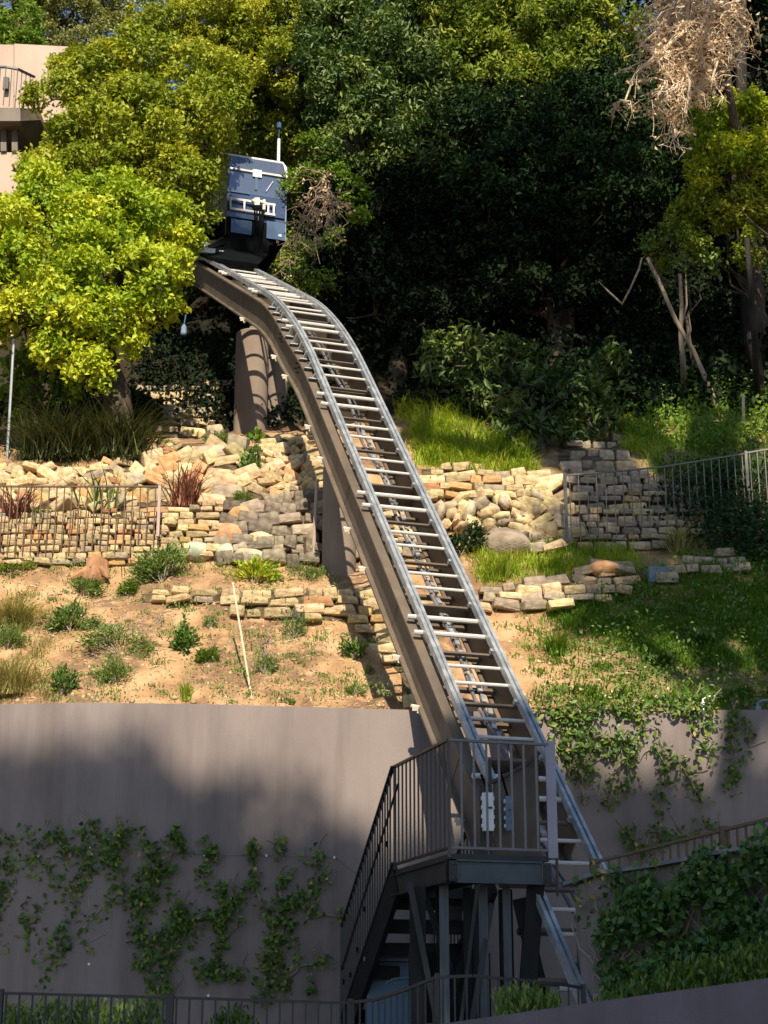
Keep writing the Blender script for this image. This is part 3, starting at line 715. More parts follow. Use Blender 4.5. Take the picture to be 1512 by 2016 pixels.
put_box('shade_backing', Q(.02, 1.25, (zb+zt)/2+.12), Q(.80, 1.25, (zb+zt)/2+.12), .03, .62, M['steel_black'], plat)  # black sheet added to stand in for the shade between the posts
leg(Q(.24, .95, zb), Q(.24, .95, zt), .10, .10, 'steel_black')
leg(Q(.36, .60, zb), Q(.36, .60, zt), .07, .09, 'steel_black')
leg(Q(.56, .95, zb), Q(.56, .95, zt), .10, .09, 'steel_black')
leg(Q(.76, .70, zb), Q(.76, .70, zt), .12, .12, 'steel_black')
leg(Q(-.02, .75, zb+.1), Q(.55, .75, zt), .05, .09, 'steel_black', 'brace')
# stairs descending away
st = empty('steel_staircase', Q(.3, PLD+1.9, .9), 'open-tread dark steel staircase dropping behind the left side of the platform', 'staircase')
RISE, RUN, NS, SWD = .205, .27, 9, .92
def SQ(u, i, dz=0): return Q(u, PLD + RUN*i, FZ - RISE*i + dz)
for i in range(1, NS):
    put_box('tread', SQ(.03, i, -.06), SQ(SWD, i, -.06), .27, .06, M['steel_black'], st)
    mb = MB(); mb.bar(SQ(.03, i, -.10) - PHh*.13, SQ(SWD, i, -.10) - PHh*.13, .02, .13); mb.build('tread_nosing', M['steel_black'], st)
for u in (0, SWD+.02):
    mb = MB(); mb.bar(SQ(u, -.3, -.16), SQ(u, NS-.3, -.16), .05, .30); mb.build('stringer', M['steel_black'], st)
railing(st, SQ(-.02, 0, 0), SQ(-.02, NS-2.2, 0), .05, RH, 21, M['dark_iron'], br=.009)
railing(st, SQ(SWD+.03, 0, 0), SQ(SWD+.03, NS-2.2, 0), .05, RH, 17, M['dark_iron'], br=.008)
put_box('post', SQ(-.02, NS-2.2, -1.05), SQ(-.02, NS-2.2, RH), .035, .035, M['dark_iron'], st)
mb = MB()
for i in range(7):
    p = SQ(-.05, i*.95 + .4, .32 + .2*sin(i)); mb.box(p, (.02, .05, .05))
mb.build('bolt_plate', M['black'], st)['kind'] = 'stuff'
# conduit line on railing
put_tube('conduit', SQ(-.05, -1, .55), SQ(-.05, NS-2.6, .45), .012, M['dark_iron'], st)
# electrical enclosures
def enclosure(label, u, f, z, w, h, em='white'):
    e = empty('electrical_box', Q(u, f, z - h/2), label, 'electrical box')
    mb = MB(); mb.box(Q(u, f, z), (w, .09, h)); case = mb.build('case', M[em], e)
    for k in range(4):
        for sx in (-1, 1):
            mb = MB(); mb.box(Q(u + sx*(w/2+.006), f, z - h*.36 + k*h*.24), (.016, .05, .03)); mb.build('cable_gland', M['white'], case)
    mb = MB(); mb.box(Q(u, f-.05, z + h*.1), (w*.5, .012, .02)); mb.build('latch', M['steel_grey'], case)
enclosure('white ribbed electrical box behind the front bars of the platform railing', .39, .10, FZ+.36, .095, .33)
enclosure('greyer electrical box half hidden beside the gate post, right of the white one', .60, .16, FZ+.36, .045, .30, 'bluegrey')
mb = MB()
mb.tube([Q(.39, .12, FZ+.52), Q(.385, .14, FZ+.62), Q(.37, .2, FZ+.7)], .012, 6)
mb.tube([Q(.60, .15, FZ+.50), Q(.55, .2, FZ+.75)], .010, 6)
tag(mb.build('power_cable', M['black']), 'black cable running up from the white electrical box to the track', 'cable')

# ------------------------------------------------------------------ fences
def fence(name, label, pts, h0, h1, spacing, mat, posts=(), br=.007, cat='fence', rw=.03, group=None, post_r=.02, post_mat=None, bottom=True):
    """pts: points of the top rail; bars hang down to h1 below it"""
    pts = [Vector(p) for p in pts]
    e = empty(name, pts[0] - UP*h1, label, cat, group)
    for a, b in zip(pts[:-1], pts[1:]):
        put_box('top_rail', a, b, rw, .022, mat, e)
        if bottom: put_box('bottom_rail', a - UP*(h1-.08), b - UP*(h1-.08), rw*.8, .02, mat, e)
        n = max(1, int(round((b-a).length / spacing)))
        for i in range(n):
            p = a.lerp(b, (i+.5)/n); put_box('baluster', p, p - UP*(h1 - .08 if bottom else h1), br*2, br*2, mat, e)
    for j in posts:
        q = j if isinstance(j, Vector) else pts[j]
        put_box('post', q + UP*.03, q - UP*h1, post_r*2, post_r*2, post_mat or mat, e)
    return e
bf = [P(-120, 1950, 13.4), P(0, 1955, 13.5), P(335, 1964, 13.6), P(690, 1975, 13.75)]
fence('iron_fence', 'black upright-bar fence crossing the bottom left corner in front of the vines', bf, 0, .95, .1, M['dark_iron'], posts=(1, 2, 3), post_r=.028)
cf = [P(690, 1974, 13.7), P(740, 1968, 13.4), P(800, 1948, 13.1), P(860, 1924, 12.9), P(930, 1921, 12.9), P(1010, 1928, 13.0), P(1090, 1936, 13.1), P(1148, 1945, 13.2)]
fence('curved_railing', 'low dark railing curving round below the platform supports', cf, 0, .8, .085, M['dark_iron'], posts=(0, 3, 7), post_r=.018)
sf = [P(1168, 1698, 14.6), P(1250, 1678, 14.4), P(1425, 1634, 13.5), P(1512, 1613, 13.1), P(1700, 1570, 12.3)]
fence('tan_railing', 'short tan-brown metal railing rising to the right above the ivy wall', sf, 0, .36, .095, M['fence_tan'], posts=(0, 2, 4), br=.009, rw=.05, post_r=.03)
# hill fences
lfp = [hit(px, 1104) for px in (-60, 60, 180, 312)]
lft = [P(-60, 957, lfp[0].y - .15), P(60, 958, lfp[1].y - .15), P(180, 958, lfp[2].y - .15), P(314, 958, lfp[3].y - .15)]
fence('garden_fence', 'thin rusty upright-bar fence in front of the pale stacked stone wall at left', lft, 0, .98, .105, M['fence_rust'], br=.0075, bottom=False)
q = P(315, 955, lfp[3].y - .18); e = empty('fence_post', q - UP*.75, 'pale pinkish end post of the rusty fence beside the leafy shrub', 'post')
put_box('shaft', q, q - UP*.75, .04, .04, M['pinkpost'], e); put_box('cap', q + UP*.0, q + UP*.02, .055, .055, M['pinkpost'], e)
rb = hit(1112, 1085); rY = rb.y - .1
rft = [P(1112, 936, rY), P(1200, 929, rY + .1), P(1300, 920, rY + .25), P(1468, 893, rY + .5)]
fence('garden_fence', 'grey upright-bar metal fence in front of the shaded stone wall at right', rft, 0, 1.0, .13, M['fence_grey'], posts=(0,), br=.007, post_r=.022, bottom=False)
rft2 = [P(1468, 892, rY + .45), P(1512, 885, rY + .4), P(1650, 866, rY + .2)]
fence('garden_fence', 'slim grey fence panel on the grassy bank at the far right edge', rft2, 0, 1.0, .12, M['fence_grey'], posts=(0,), br=.007, post_r=.02, bottom=False)

# ------------------------------------------------------------------ stones
def stone_mesh(seed, flat=False):
    r = random.Random(seed); c = .15
    vv = []
    for sx in (-1, 1):
        for sy in (-1, 1):
            for sz in (-1, 1):
                j = [r.uniform(.68, 1.0) for _ in range(3)]
                p = [sx*.5*j[0], sy*.5*j[1], sz*.5*j[2]]
                for ax in range(3):
                    q = list(p)
                    for o_ in range(3):
                        if o_ != ax: q[o_] *= (1 - c*r.uniform(.5, 1.4))
                    vv.append(q)
    me = bpy.data.meshes.new('stone'); 
    import bmesh
    bm = bmesh.new()
    for q in vv: bm.verts.new(q)
    bmesh.ops.convex_hull(bm, input=bm.verts); bmesh.ops.delete(bm, geom=[v for v in bm.verts if not v.link_faces], context='VERTS')
    bmesh.ops.recalc_face_normals(bm, faces=bm.faces)
    bm.to_mesh(me); bm.free()
    return me
def round_mesh(seed):
    import bmesh
    r = random.Random(seed); bm = bmesh.new(); bmesh.ops.create_icosphere(bm, subdivisions=2 if seed < 0 else 1, radius=.55)
    for v in bm.verts:
        v.co *= r.uniform(.86, 1.08)
    me = bpy.data.meshes.new('stone'); bm.to_mesh(me); bm.free(); me.shade_smooth(); me.set_sharp_from_angle(angle=radians(50)); return me
def variants(maker, n, mats):
    out = []
    for i in range(n):
        base = maker(i + 1)
        for mk, wt in mats:
            m2 = base.copy(); m2.name = 'stone'; m2.materials.append(M[mk]); out += [m2] * wt
    return out
V_pale = variants(stone_mesh, 9, [('stone', 8), ('stone_warm', 1), ('stone_grey', 1)])
V_grey = variants(stone_mesh, 9, [('stone_grey', 3), ('stone', 1)])
V_mix = variants(stone_mesh, 9, [('stone_grey', 1), ('stone', 1)])
M['stone_dark'] = noise_mat('shaded_boulder_stone', (.13, .10, .07), (.30, .245, .18), 3.0, .9, .6, 18, c3=(.20, .165, .12), objrand=.35, bdist=.03)  # darker stone copy, shade of the boulder wall put into its colour
V_shade = variants(stone_mesh, 9, [('stone_dark', 2), ('stone_grey', 1)])
V_round = variants(round_mesh, 7, [('stone_grey', 2), ('stone', 2)])
V_rub = variants(lambda i: stone_mesh(i + 40), 12, [('stone', 7), ('stone_warm', 1), ('stone_grey', 1)])
def stone_wall(name, label, top, bot, sw_, sh_, vset, depth=.22, rubble=0, cat='stone wall', x0=None, x1=None, tilt=.08, proud=.02):
    tx, ty = zip(*top); bx, by = zip(*bot)
    xa = x0 if x0 is not None else max(tx[0], bx[0]); xb = x1 if x1 is not None else min(tx[-1], bx[-1])
    e = None; cnt = 0
    py = max(by) - sh_*.5
    spots = []
    while py > min(ty) - sh_*.3:
        h = sh_ * random.uniform(.75, 1.25); px = xa - random.uniform(0, sw_)
        while px < xb:
            w = sw_ * random.uniform(.55, 1.5)
            cx = px + w/2; yt = np.interp(cx, tx, ty); yb = np.interp(cx, bx, by)
            jy = random.uniform(-1, 1) * h * (.12 + .35*rubble)
            if xa < cx < xb and yt < py + jy < yb: spots.append((cx, py + jy, w, h * random.uniform(.85, 1.25 + .5*rubble)))
            px += w
        py -= h * .93
    if not spots: return
    H = hitv([s[0] for s in spots], [s[1] for s in spots])
    e = empty(name, Vector(H[0]), label, cat)
    # earth packed in the joints behind the stones
    nxx = max(2, int((xb - xa)/9)); ns_ = 7; gx = np.linspace(xa, xb, nxx); G = []
    for q in gx:
        y0 = np.interp(q, tx, ty); y1 = np.interp(q, bx, by)
        G += [(q, y1 + (y0 - y1)*k/(ns_-1)) for k in range(ns_)]
    GV = hitv([g[0] for g in G], [g[1] for g in G]); GV[:, 1] -= .03; GV[:, 2] += .005
    gi = (np.arange(nxx-1)[:, None]*ns_ + np.arange(ns_-1)[None]).ravel()
    GT = np.concatenate([np.stack([gi, gi+ns_, gi+ns_+1], 1), np.stack([gi, gi+ns_+1, gi+1], 1)])
    new_obj('joint_earth', tri_mesh('joint_earth', GV, GT), M['joint'], e)
    for (cx, cy, w, h), p in zip(spots, H):
        s_ = PXM(p)
        o = bpy.data.objects.new('stone', random.choice(vset)); C.objects.link(o)
        d = depth * random.uniform(.8, 1.3)
        o.location = (p[0], p[1] - proud - .03 + random.uniform(-.05, .03), p[2])
        o.scale = (w/s_*(1.04+.32*rubble), d*(1+.3*rubble), h/s_*(1.07+.30*rubble)); 
        o.rotation_euler = (random.uniform(-tilt, tilt), random.uniform(-tilt, tilt)*(1+3*rubble), random.uniform(-tilt, tilt)*2)
        if cnt < 300: adopt(o, e)
        cnt += 1
    return e, cnt
SWS = []
SWS.append(stone_wall('dry_stone_wall', 'sunlit pale dry-stacked stone wall behind the rusty fence at left',
   [(-60, 1018), (120, 1015), (240, 1008), (330, 1010)], [(-60, 1112), (330, 1116)], 27, 11.5, V_pale, x0=-60, x1=330))
SWS.append(stone_wall('dry_stone_wall', 'sunlit stacked flat-stone wall between the fence post and the green boulder',
   [(330, 1010), (460, 990)], [(330, 1100), (440, 1095)], 36, 13, V_pale, x0=330, x1=440))
SWS.append(stone_wall('rockery', 'sunlit rough rock face rising left of the red flax, below the hedge',
   [(-40, 915), (60, 918), (150, 925), (260, 900)], [(-40, 1000), (260, 1005)], 27, 14, V_rub, rubble=.8, x0=-40, x1=262, tilt=.2))
SWS.append(stone_wall('rockery', 'bright mound of large irregular pale rocks behind the red flax, in front of the columns',
   [(262, 905), (330, 878), (420, 872), (540, 885)], [(262, 1002), (470, 985), (500, 985)], 36, 20, V_rub, rubble=.8, x0=262, x1=500, tilt=.22))
SWS.append(stone_wall('rockery', 'small tight sunlit stones left of the column shadow above the dark boulder wall',
   [(500, 880), (560, 860), (640, 850)], [(500, 985), (640, 975)], 23, 12, V_rub, rubble=.7, x0=500, x1=650, tilt=.22))
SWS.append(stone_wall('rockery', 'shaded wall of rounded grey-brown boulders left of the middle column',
   [(430, 1000), (470, 985), (640, 975)], [(430, 1105), (640, 1118)], 34, 21, V_shade, rubble=.3, x0=440, x1=650, tilt=.14, depth=.28))
SWS.append(stone_wall('dry_stone_wall', 'low row of pale flat stones half buried in the sandy slope beside the white stake',
   [(450, 1168), (640, 1168), (760, 1172), (850, 1180)], [(450, 1216), (760, 1226), (850, 1230)], 48, 17, V_pale, x0=448, x1=850, tilt=.06))
SWS.append(stone_wall('dry_stone_wall', 'stepped flat stones running down beside the left girder to the wall top',
   [(690, 1232), (740, 1232), (850, 1240)], [(690, 1233), (712, 1250), (790, 1330), (808, 1392), (850, 1392)], 44, 19, V_pale, x0=700, x1=850, tilt=.08))
SWS.append(stone_wall('dry_stone_wall', 'scattered pale stones edging the soil above the lavender plants',
   [(250, 1172), (440, 1165)], [(250, 1186), (440, 1190)], 40, 14, V_pale, x0=280, x1=440, tilt=.2))
SWS.append(stone_wall('dry_stone_wall', 'wall of stones seen below the track between the middle column and the platform',
   [(650, 975), (850, 945)], [(650, 1110), (850, 1100)], 36, 17, V_mix, rubble=.4, x0=650, x1=850))
SWS.append(stone_wall('dry_stone_wall', 'sunlit yellowish stones capping the wall under the bright grass right of the track',
   [(830, 925), (920, 925), (1030, 935), (1090, 945)], [(830, 985), (1090, 975)], 34, 16, V_pale, rubble=.3, x0=830, x1=1090))
SWS.append(stone_wall('rockery', 'heap of rounded boulders right of the track below the sunlit capping stones',
   [(840, 985), (1090, 978)], [(840, 1040), (1000, 1065), (1112, 1110)], 29, 20, V_round, rubble=.7, x0=846, x1=1060, tilt=.5, depth=.3))
SWS.append(stone_wall('rockery', 'dappled stack of angular stones just left of the grey fence post',
   [(1040, 940), (1112, 940)], [(1040, 1080), (1112, 1110)], 38, 17, V_mix, rubble=.5, x0=1040, x1=1125, tilt=.3))
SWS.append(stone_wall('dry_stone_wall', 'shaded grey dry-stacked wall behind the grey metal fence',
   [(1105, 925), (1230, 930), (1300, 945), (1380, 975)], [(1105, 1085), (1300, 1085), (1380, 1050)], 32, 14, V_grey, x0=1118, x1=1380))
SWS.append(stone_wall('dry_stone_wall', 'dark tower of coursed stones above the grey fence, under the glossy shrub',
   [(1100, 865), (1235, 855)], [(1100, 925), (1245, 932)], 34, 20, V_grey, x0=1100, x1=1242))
SWS.append(stone_wall('dry_stone_wall', 'low crumbling stone edging on the grassy slope from the track to the blue-grey cover',
   [(945, 1160), (1100, 1140), (1180, 1108), (1265, 1120)], [(945, 1205), (1100, 1200), (1265, 1165)], 40, 19, V_mix, x0=945, x1=1265, rubble=.2, tilt=.12))
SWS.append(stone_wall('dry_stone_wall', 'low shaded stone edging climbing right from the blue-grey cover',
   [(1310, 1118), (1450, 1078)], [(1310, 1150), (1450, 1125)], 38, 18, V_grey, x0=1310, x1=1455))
SWS.append(stone_wall('dry_stone_wall', 'dim striped layered stone bank in the hollow left of the thick column',
   [(280, 765), (430, 760)], [(280, 862), (430, 862)], 40, 14, V_mix, x0=285, x1=445, rubble=.3, depth=.3))
SWS.append(stone_wall('rockery', 'sunlit stone face glimpsed behind the tree left of the upper girder',
   [(345, 600), (450, 600)], [(345, 655), (455, 665)], 36, 22, V_pale, x0=345, x1=455, rubble=.6, tilt=.3))
SWS.append(stone_wall('rockery', 'sunlit rocks at the left edge above the grey pole',
   [(-40, 620), (30, 620)], [(-40, 700), (30, 690)], 32, 20, V_pale, x0=-40, x1=28, rubble=.7, tilt=.3))
print('stones', [s[1] if s else 0 for s in SWS])
def boulder(label, px, py, w, h, mat, seed):
    p = hit(px, py + h*.3); s_ = PXM(p)
    me = round_mesh(-seed - 3); me.materials.append(M[mat]); me.name = 'boulder'
    o = bpy.data.objects.new('boulder', me); C.objects.link(o); o.location = (p.x, p.y - .05, p.z + h*.2/s_)
    o.scale = (w/s_, w/s_*.7, h/s_); o.rotation_euler = (0, random.uniform(-.2, .2), random.uniform(0, 3)*0)
    tag(o, label, 'boulder')
boulder('green-tinged pale boulder at the foot of the stacked wall', 388, 1085, 58, 40, 'stone_green', 1)
boulder('dark teal boulder right of the green-tinged one', 447, 1088, 44, 38, 'stone_green', 2)
boulder('big cream egg-shaped boulder lit in front of the shaded rock wall', 512, 1062, 52, 44, 'stone', 3)
boulder('wide tan boulder lying below the cream egg-shaped one', 495, 1095, 74, 34, 'stone_grey', 4)
boulder('brown shaded boulder left of the cream egg-shaped one', 455, 1052, 60, 52, 'stone_warm', 5)
boulder('orange-tan boulder above the brown shaded one', 474, 1012, 54, 40, 'stone_warm', 6)
boulder('large dark brown boulder right of the track in the shade', 995, 1070, 105, 66, 'stone_grey', 7)
boulder('upright white oval boulder catching the sun right of the track', 988, 985, 36, 36, 'stone', 8)
boulder('rounded earth-topped stone at the end of the low edging', 1190, 1118, 60, 34, 'stone_warm', 9)

# ------------------------------------------------------------------ small things
def pole(name, label, a, b, r, mat, cat='pole', cap=False):
    e = empty(name, b, label, cat); put_tube('shaft', a, b, r, mat, e)
    if cap: put_tube('cap', a, Vector(a) + (Vector(a)-Vector(b)).normalized()*.03, r*1.35, mat, e)
    return e
pole('metal_pole', 'tall thin grey pole at the left edge beside the dark hedge', P(27, 672, hit(14, 905).y - .1), hit(14, 905) - UP*.1, .022, M['galv'], cap=True)
a = hit(500, 1384); pole('garden_stake', 'long pale wooden stake leaning on the sandy slope above the wall', P(459, 1152, a.y + .55), a - UP*.1, .013, M['stake'], 'stake', True)
a = hit(616, 1112); pole('garden_post', 'weathered pinkish post standing left of the middle column', P(624, 948, a.y - .1), a, .026, M['pinkpost'], 'post', True)
a = hit(601, 1112); pole('garden_post', 'short rusty stub post left of the weathered pinkish post', P(600, 1062, a.y - .1), a, .018, M['fence_rust'], 'post', True)
a = hit(1464, 838); pole('garden_stake', 'short orange-lit stake in the ferns at the right', P(1463, 782, a.y), a, .028, M['stake'], 'stake', True)
# stump
p = hit(190, 1132); 
e = empty('tree_stump', p, 'reddish-brown sawn tree stump in the soil behind the small shrubs', 'stump')
mb = MB(); pts = [p + Vector((0, 0, -.15)), p + Vector((0, 0, 0)), p + Vector((0, .0, .1)), p + Vector((.01, .02, .2))]; mb.tube(pts, [.26, .20, .16, .15], 14); mb.build('trunk_base', M['stump'], e, True)
for i in range(4):
    th = i*1.6+.5; mb = MB(); mb.tube([p + Vector((cos(th)*.12, sin(th)*.12, .05)), p + Vector((cos(th)*.4, sin(th)*.3-.05, -.12))], [.07, .02], 6); mb.build('root', M['stump'], e)
# blue-grey cover and other bits
p = hit(1296, 1145); e = empty('valve_cover', p, 'blue-grey plastic cover leaning in the grass between the two low stone edgings', 'cover')
mb = MB(); mb.box((p.x, p.y - .05, p.z + .09), (.27, .1, .2), Matrix.Rotation(.35, 4, 'X')); mb.build('lid', M['bluegrey'], e)
mb = MB(); mb.box((p.x, p.y + .03, p.z + .02), (.30, .14, .16)); mb.build('box', M['concrete'], e)
p = P(362, 650, 29.0); e = empty('water_bottle_bag', p - UP*.2, 'pale blue bag hanging in the shade left of the upper girder', 'bag')
mb = MB(); mb.tube([p + UP*.11, p + UP*.07, p - UP*.07, p - UP*.1], [.02, .05, .06, .045], 8); mb.build('bag', M['bluegrey'], e)
mb = MB(); mb.tube([p + UP*.11, p + Vector((.02, .05, .34))], .012, 5); mb.build('strap', M['blue'], e)
# blue container behind the stairs
BX = Q(.45, PLD + 1.15, 1.9)
e = empty('storage_bin', (BX.x, BX.y, .9), 'blue lidded container standing behind the open stair treads', 'bin')
c = P(800, 1942, 17.2)
mb = MB(); mb.box((c.x, 17.25, c.z - .22), (.78, .3, .9)); mb.build('body', M['blue'], e)
mb = MB(); mb.box((c.x, 17.2, c.z + .255), (.84, .4, .04)); mb.build('lid', M['bluegrey'], e)
mb = MB(); mb.tube([(c.x + cos(t)*.2, 17.08, c.z + .02 + sin(t)*.06) for t in np.linspace(0, pi, 9)], .012, 6); mb.build('handle', M['bluegrey'], e)
# pipe fittings on the right wall top
for lab, px, py, m_, s_ in (('pale plastic pipe elbow sticking up on the wall top at the far right', 1492, 1392, 'bluegrey', .035), ('pale cyan tap fitting on the vine-covered wall top', 1384, 1384, 'white', .02)):
    q = P(px, py, 18.6); mb = MB(); mb.tube([q - UP*.1, q + UP*.04, q + Vector((.05, -.02, .07)), q + Vector((.14, -.04, .07))], s_*.5, 8); mb.box(q - UP*.02, (s_*1.6, s_*1.4, .05))
    tag(mb.build('pipe_fitting', M[m_]), lab, 'pipe')

# ------------------------------------------------------------------ house top left
hb = P(20, 430, 31.5); house = empty('hillside_house', hb, 'beige stucco house corner with a curved balcony at the top left edge', 'house')
def HB(name, px0, py0, px1, py1, Y0, Y1, mat, parent=house):
    a = P(px0, py0, Y0); b = P(px1, py1, Y0)
    mb = MB(); mb.box(((a.x+b.x)/2, (Y0+Y1)/2, (a.z+b.z)/2), (abs(b.x-a.x), abs(Y1-Y0), abs(a.z-b.z))); return mb.build(name, mat, parent)
a = P(28, 86, 31.8); b = P(128, 300, 31.8)
mb = MB(); mb.prism([P(28, 86, 31.8), P(28, 240, 31.8), P(140, 240, 31.8), P(140, 92, 31.8)], (0, 4, 0)); mb.build('upper_wall', M['house'], house)
mb = MB(); mb.prism([P(-200, 84, 33.4), P(-200, 240, 33.4), P(27, 240, 33.4), P(27, 88, 33.4)], (0, 3, 0)); mb.build('recessed_wall', M['house'], house)
mb = MB(); mb.prism([P(-200, 212, 30.6), P(40, 212, 30.6), P(78, 216, 31.2), P(80, 236, 31.2), P(40, 238, 30.6), P(-200, 238, 30.6)], (0, 2.9, 0)); mb.build('balcony_slab', M['girder'], house)
mb = MB(); mb.prism([P(-200, 300, 31.0), P(-200, 460, 31.0), P(52, 460, 31.0), P(52, 300, 31.0)], (0, 4, 0)); mb.build('lower_wall', M['house'], house)
for px in (8, 30):
    put_box('balcony_post', P(px, 238, 31.0), P(px, 300, 31.0), .12, .12, M['girder'], house)
bp = [P(-160, 130, 30.6), P(12, 132, 30.6), P(35, 136, 30.65), P(68, 152, 31.1)]
for a, b in zip(bp[:-1], bp[1:]):
    put_box('balcony_rail', a, b, .05, .04, M['dark_iron'], house)
    n = max(2, int((b-a).length/.11))
    for i in range(n):
        q = a.lerp(b, i/n); put_box('baluster', q, q - UP*.9, .018, .018, M['dark_iron'], house)
mb = MB(); q = P(12, 165, 33.3); mb.box(q, (.12, .1, .3)); mb.build('wall_lamp', M['dark_iron'], house)

# ------------------------------------------------------------------ foliage builders
def lump(u, ph):       # bumpy radius modulation on unit vectors
    return 1 + .16*np.sin(u[:, 0]*5+ph)*np.sin(u[:, 1]*6+ph*2) + .12*np.sin(u[:, 2]*9+ph*3+u[:, 0]*4) + .07*np.sin(u[:, 0]*15+ph)*np.sin(u[:, 2]*14-ph)
def lobe_leaves(c, r, n_leaf, size, squash=(1, 1, .85), up=.45, aspect=.55, puff=.34, gap=.25, per=7, spread=.05):
    """a lobe is a heap of small puffs; each puff is a ball of twig-ends with leaves facing outwards"""
    c = np.array(c); npf = max(5, int(5.2 * (r / puff) ** 2 * (1 - gap)))
    pu = unit(rng.normal(size=(npf, 3))); w = np.where(pu[:, 1] < .3, 1., .35)
    pu = pu[rng.random(npf) < w]; npf = len(pu)
    pr = puff * rng.uniform(.45, 1.25, npf) * min(1.0, .55 + r * .5)
    pc = c + pu * np.array(squash) * (r - pr[:, None] * .55) * rng.uniform(.62, 1.06, (npf, 1))
    prnd = rng.random(npf)
    prob = pr ** 2 / (pr ** 2).sum(); ns = max(10, n_leaf // per)
    k = rng.choice(npf, ns, p=prob); u = unit(rng.normal(size=(ns, 3)) + pu[k] * .75 + np.array([0, -.15, .35]))
    sc = pc[k] + u * pr[k][:, None] * rng.uniform(.72, 1.08, (ns, 1)) * np.array([1, 1, .75])
    cen_ = np.repeat(sc, per, 0) + rng.normal(size=(ns * per, 3)) * spread
    nr_ = np.repeat(u, per, 0); kr = np.repeat(k, per)
    rnd = np.clip(.50 * prnd[kr] + .15 * np.repeat(rng.random(ns), per) + .35 * rng.random(len(cen_)), 0, 1)
    ax = rng.normal(size=cen_.shape) * .8 + nr_ * .8
    return leaves(cen_, size, aspect, up, axis=unit(ax), norm=nr_ * 1.3, rnd=rnd)
def curve_pts(a, b, n=6, wob=.15, sag=0):
    a, b = Vector(a), Vector(b); L = (b-a).length
    return [a.lerp(b, i/n) + Vector((random.uniform(-1, 1), random.uniform(-1, 1), random.uniform(-1, 1)*.5)) * wob * L * (sin(pi*i/n) if n > 1 else 0) * .5 + Vector((0, 0, -sag*sin(pi*i/n))) for i in range(n+1)]
def tree(label, lobes, leafm, size=.085, dens=1.0, per=7, base=None, trunk_r=.16, name='tree', cat='tree', bark='bark', aspect=.55, up=.45, group=None, spread=.09, twigs=True, offframe=False, puff=.34):
    cs = [((P(l[0], l[1], DM(l[2])) if not offframe else Vector(l[:3])), l[3] * (1 if offframe else DM(l[2]) / l[2])) for l in lobes]
    mean = sum((c for c, r in cs), Vector()) / len(cs)
    if base is None: base = Vector((mean.x, mean.y + .4, float(ground_z(mean.x, mean.y + .4)[()] if True else 0)))
    e = empty(name, base, label, cat, group)
    parts = []
    for c, r in cs:
        area = 4*pi*r*r; nl = int(dens * area * 1.25 / (size*size*aspect*.5))
        parts.append(lobe_leaves(c, r, nl, size, up=up, aspect=aspect, puff=puff, per=per, spread=size*.55))
    V, T_, R = join(parts); new_obj('crown', tri_mesh('crown', V, T_, R), M[leafm], e)
    mb = MB(); fork = base.lerp(mean, .55)
    top = [base - UP*.3, base.lerp(fork, .5) + Vector((.08, 0, 0)), fork]
    mb.tube(top, [trunk_r*1.3, trunk_r, trunk_r*.75], 10); mb.build('trunk', M[bark], e, True)
    mb = MB()
    for c, r in cs:
        mb.tube(curve_pts(fork, c, 5, .2), [trunk_r*.55*(1-.14*i) for i in range(6)], 6)
        if twigs:
            for k in range(5):
                u = Vector(unit(rng.normal(size=3))); mb.tube(curve_pts(c - u*r*.1, c + u*r*.85, 3, .2), [.03, .02, .014, .006], 5)
    mb.build('branches', M[bark], e)
    return e
def J(lst, n=1): return lst

# left bright tree, near
tree('big yellow-green tree in full sun filling the left side in front of the track',
  [(40,470,22.9,.85),(120,430,23.1,.75),(200,455,23.0,.85),(285,440,23.2,.7),(345,470,23.4,.45),(350,530,23.6,.36),(20,560,22.6,.7),(110,550,22.5,.8),(205,545,22.6,.8),(290,545,22.8,.6),
   (60,640,22.5,.55),(140,655,22.4,.65),(225,640,22.4,.62),(300,620,22.9,.38),(175,745,22.3,.38),(140,700,22.3,.42),(-60,500,22.8,.9),(-60,620,22.5,.6),(85,390,23.3,.55),(240,395,23.4,.6),(330,415,23.6,.5)],
  'lf_bright', .10, .85, 7, puff=.42, base=hit(240, 872), trunk_r=.22, name='broadleaf_tree')
tree('upper yellow-green tree above the near one, its branches brushing the cab',
  [(145,190,27.2,.8),(215,165,27.4,.9),(300,140,27.4,.9),(390,170,27.4,.85),(150,285,26.8,.7),(220,260,26.6,.85),(320,260,26.6,.9),(405,290,26.8,.62),(150,350,26.4,.6),(250,340,26.3,.7),(350,350,26.2,.6),(400,370,26.3,.42),
   (430,215,27.4,.6),(110,320,26.5,.35),(420,330,27.2,.36),(90,330,27,.4),(385,420,26.2,.42),(265,215,26.8,.6)],
  'lf_bright2', .105, .8, 7, puff=.42, name='broadleaf_tree', trunk_r=.2, base=hit(300, 640))
tree('tree with lit olive crown at the top centre-left behind the antenna',
  [(350,50,31,1.0),(440,40,31,1.0),(520,70,31,.95),(600,40,31,1.0),(470,130,30.6,.9),(560,140,30.6,.7),(400,110,30.8,.9),(660,20,31,.8),(300,80,31.5,.7),(520,0,31.4,1.1),(420,-20,31.5,1.1)],
  'lf_bright2', .09, .8, 7, name='broadleaf_tree', trunk_r=.2, base=hit(500, 480))
tree('shadowy green tree behind the cab roof and antenna',
  [(500,190,32.5,1.0),(580,220,32.5,1.0),(470,250,32.5,.9),(540,280,32.5,1.0),(620,170,32.5,.9),(620,270,32,.9),(450,180,32.8,.9)],
  'lf_mid', .10, .75, 7, name='broadleaf_tree', trunk_r=.2, base=hit(540, 470))
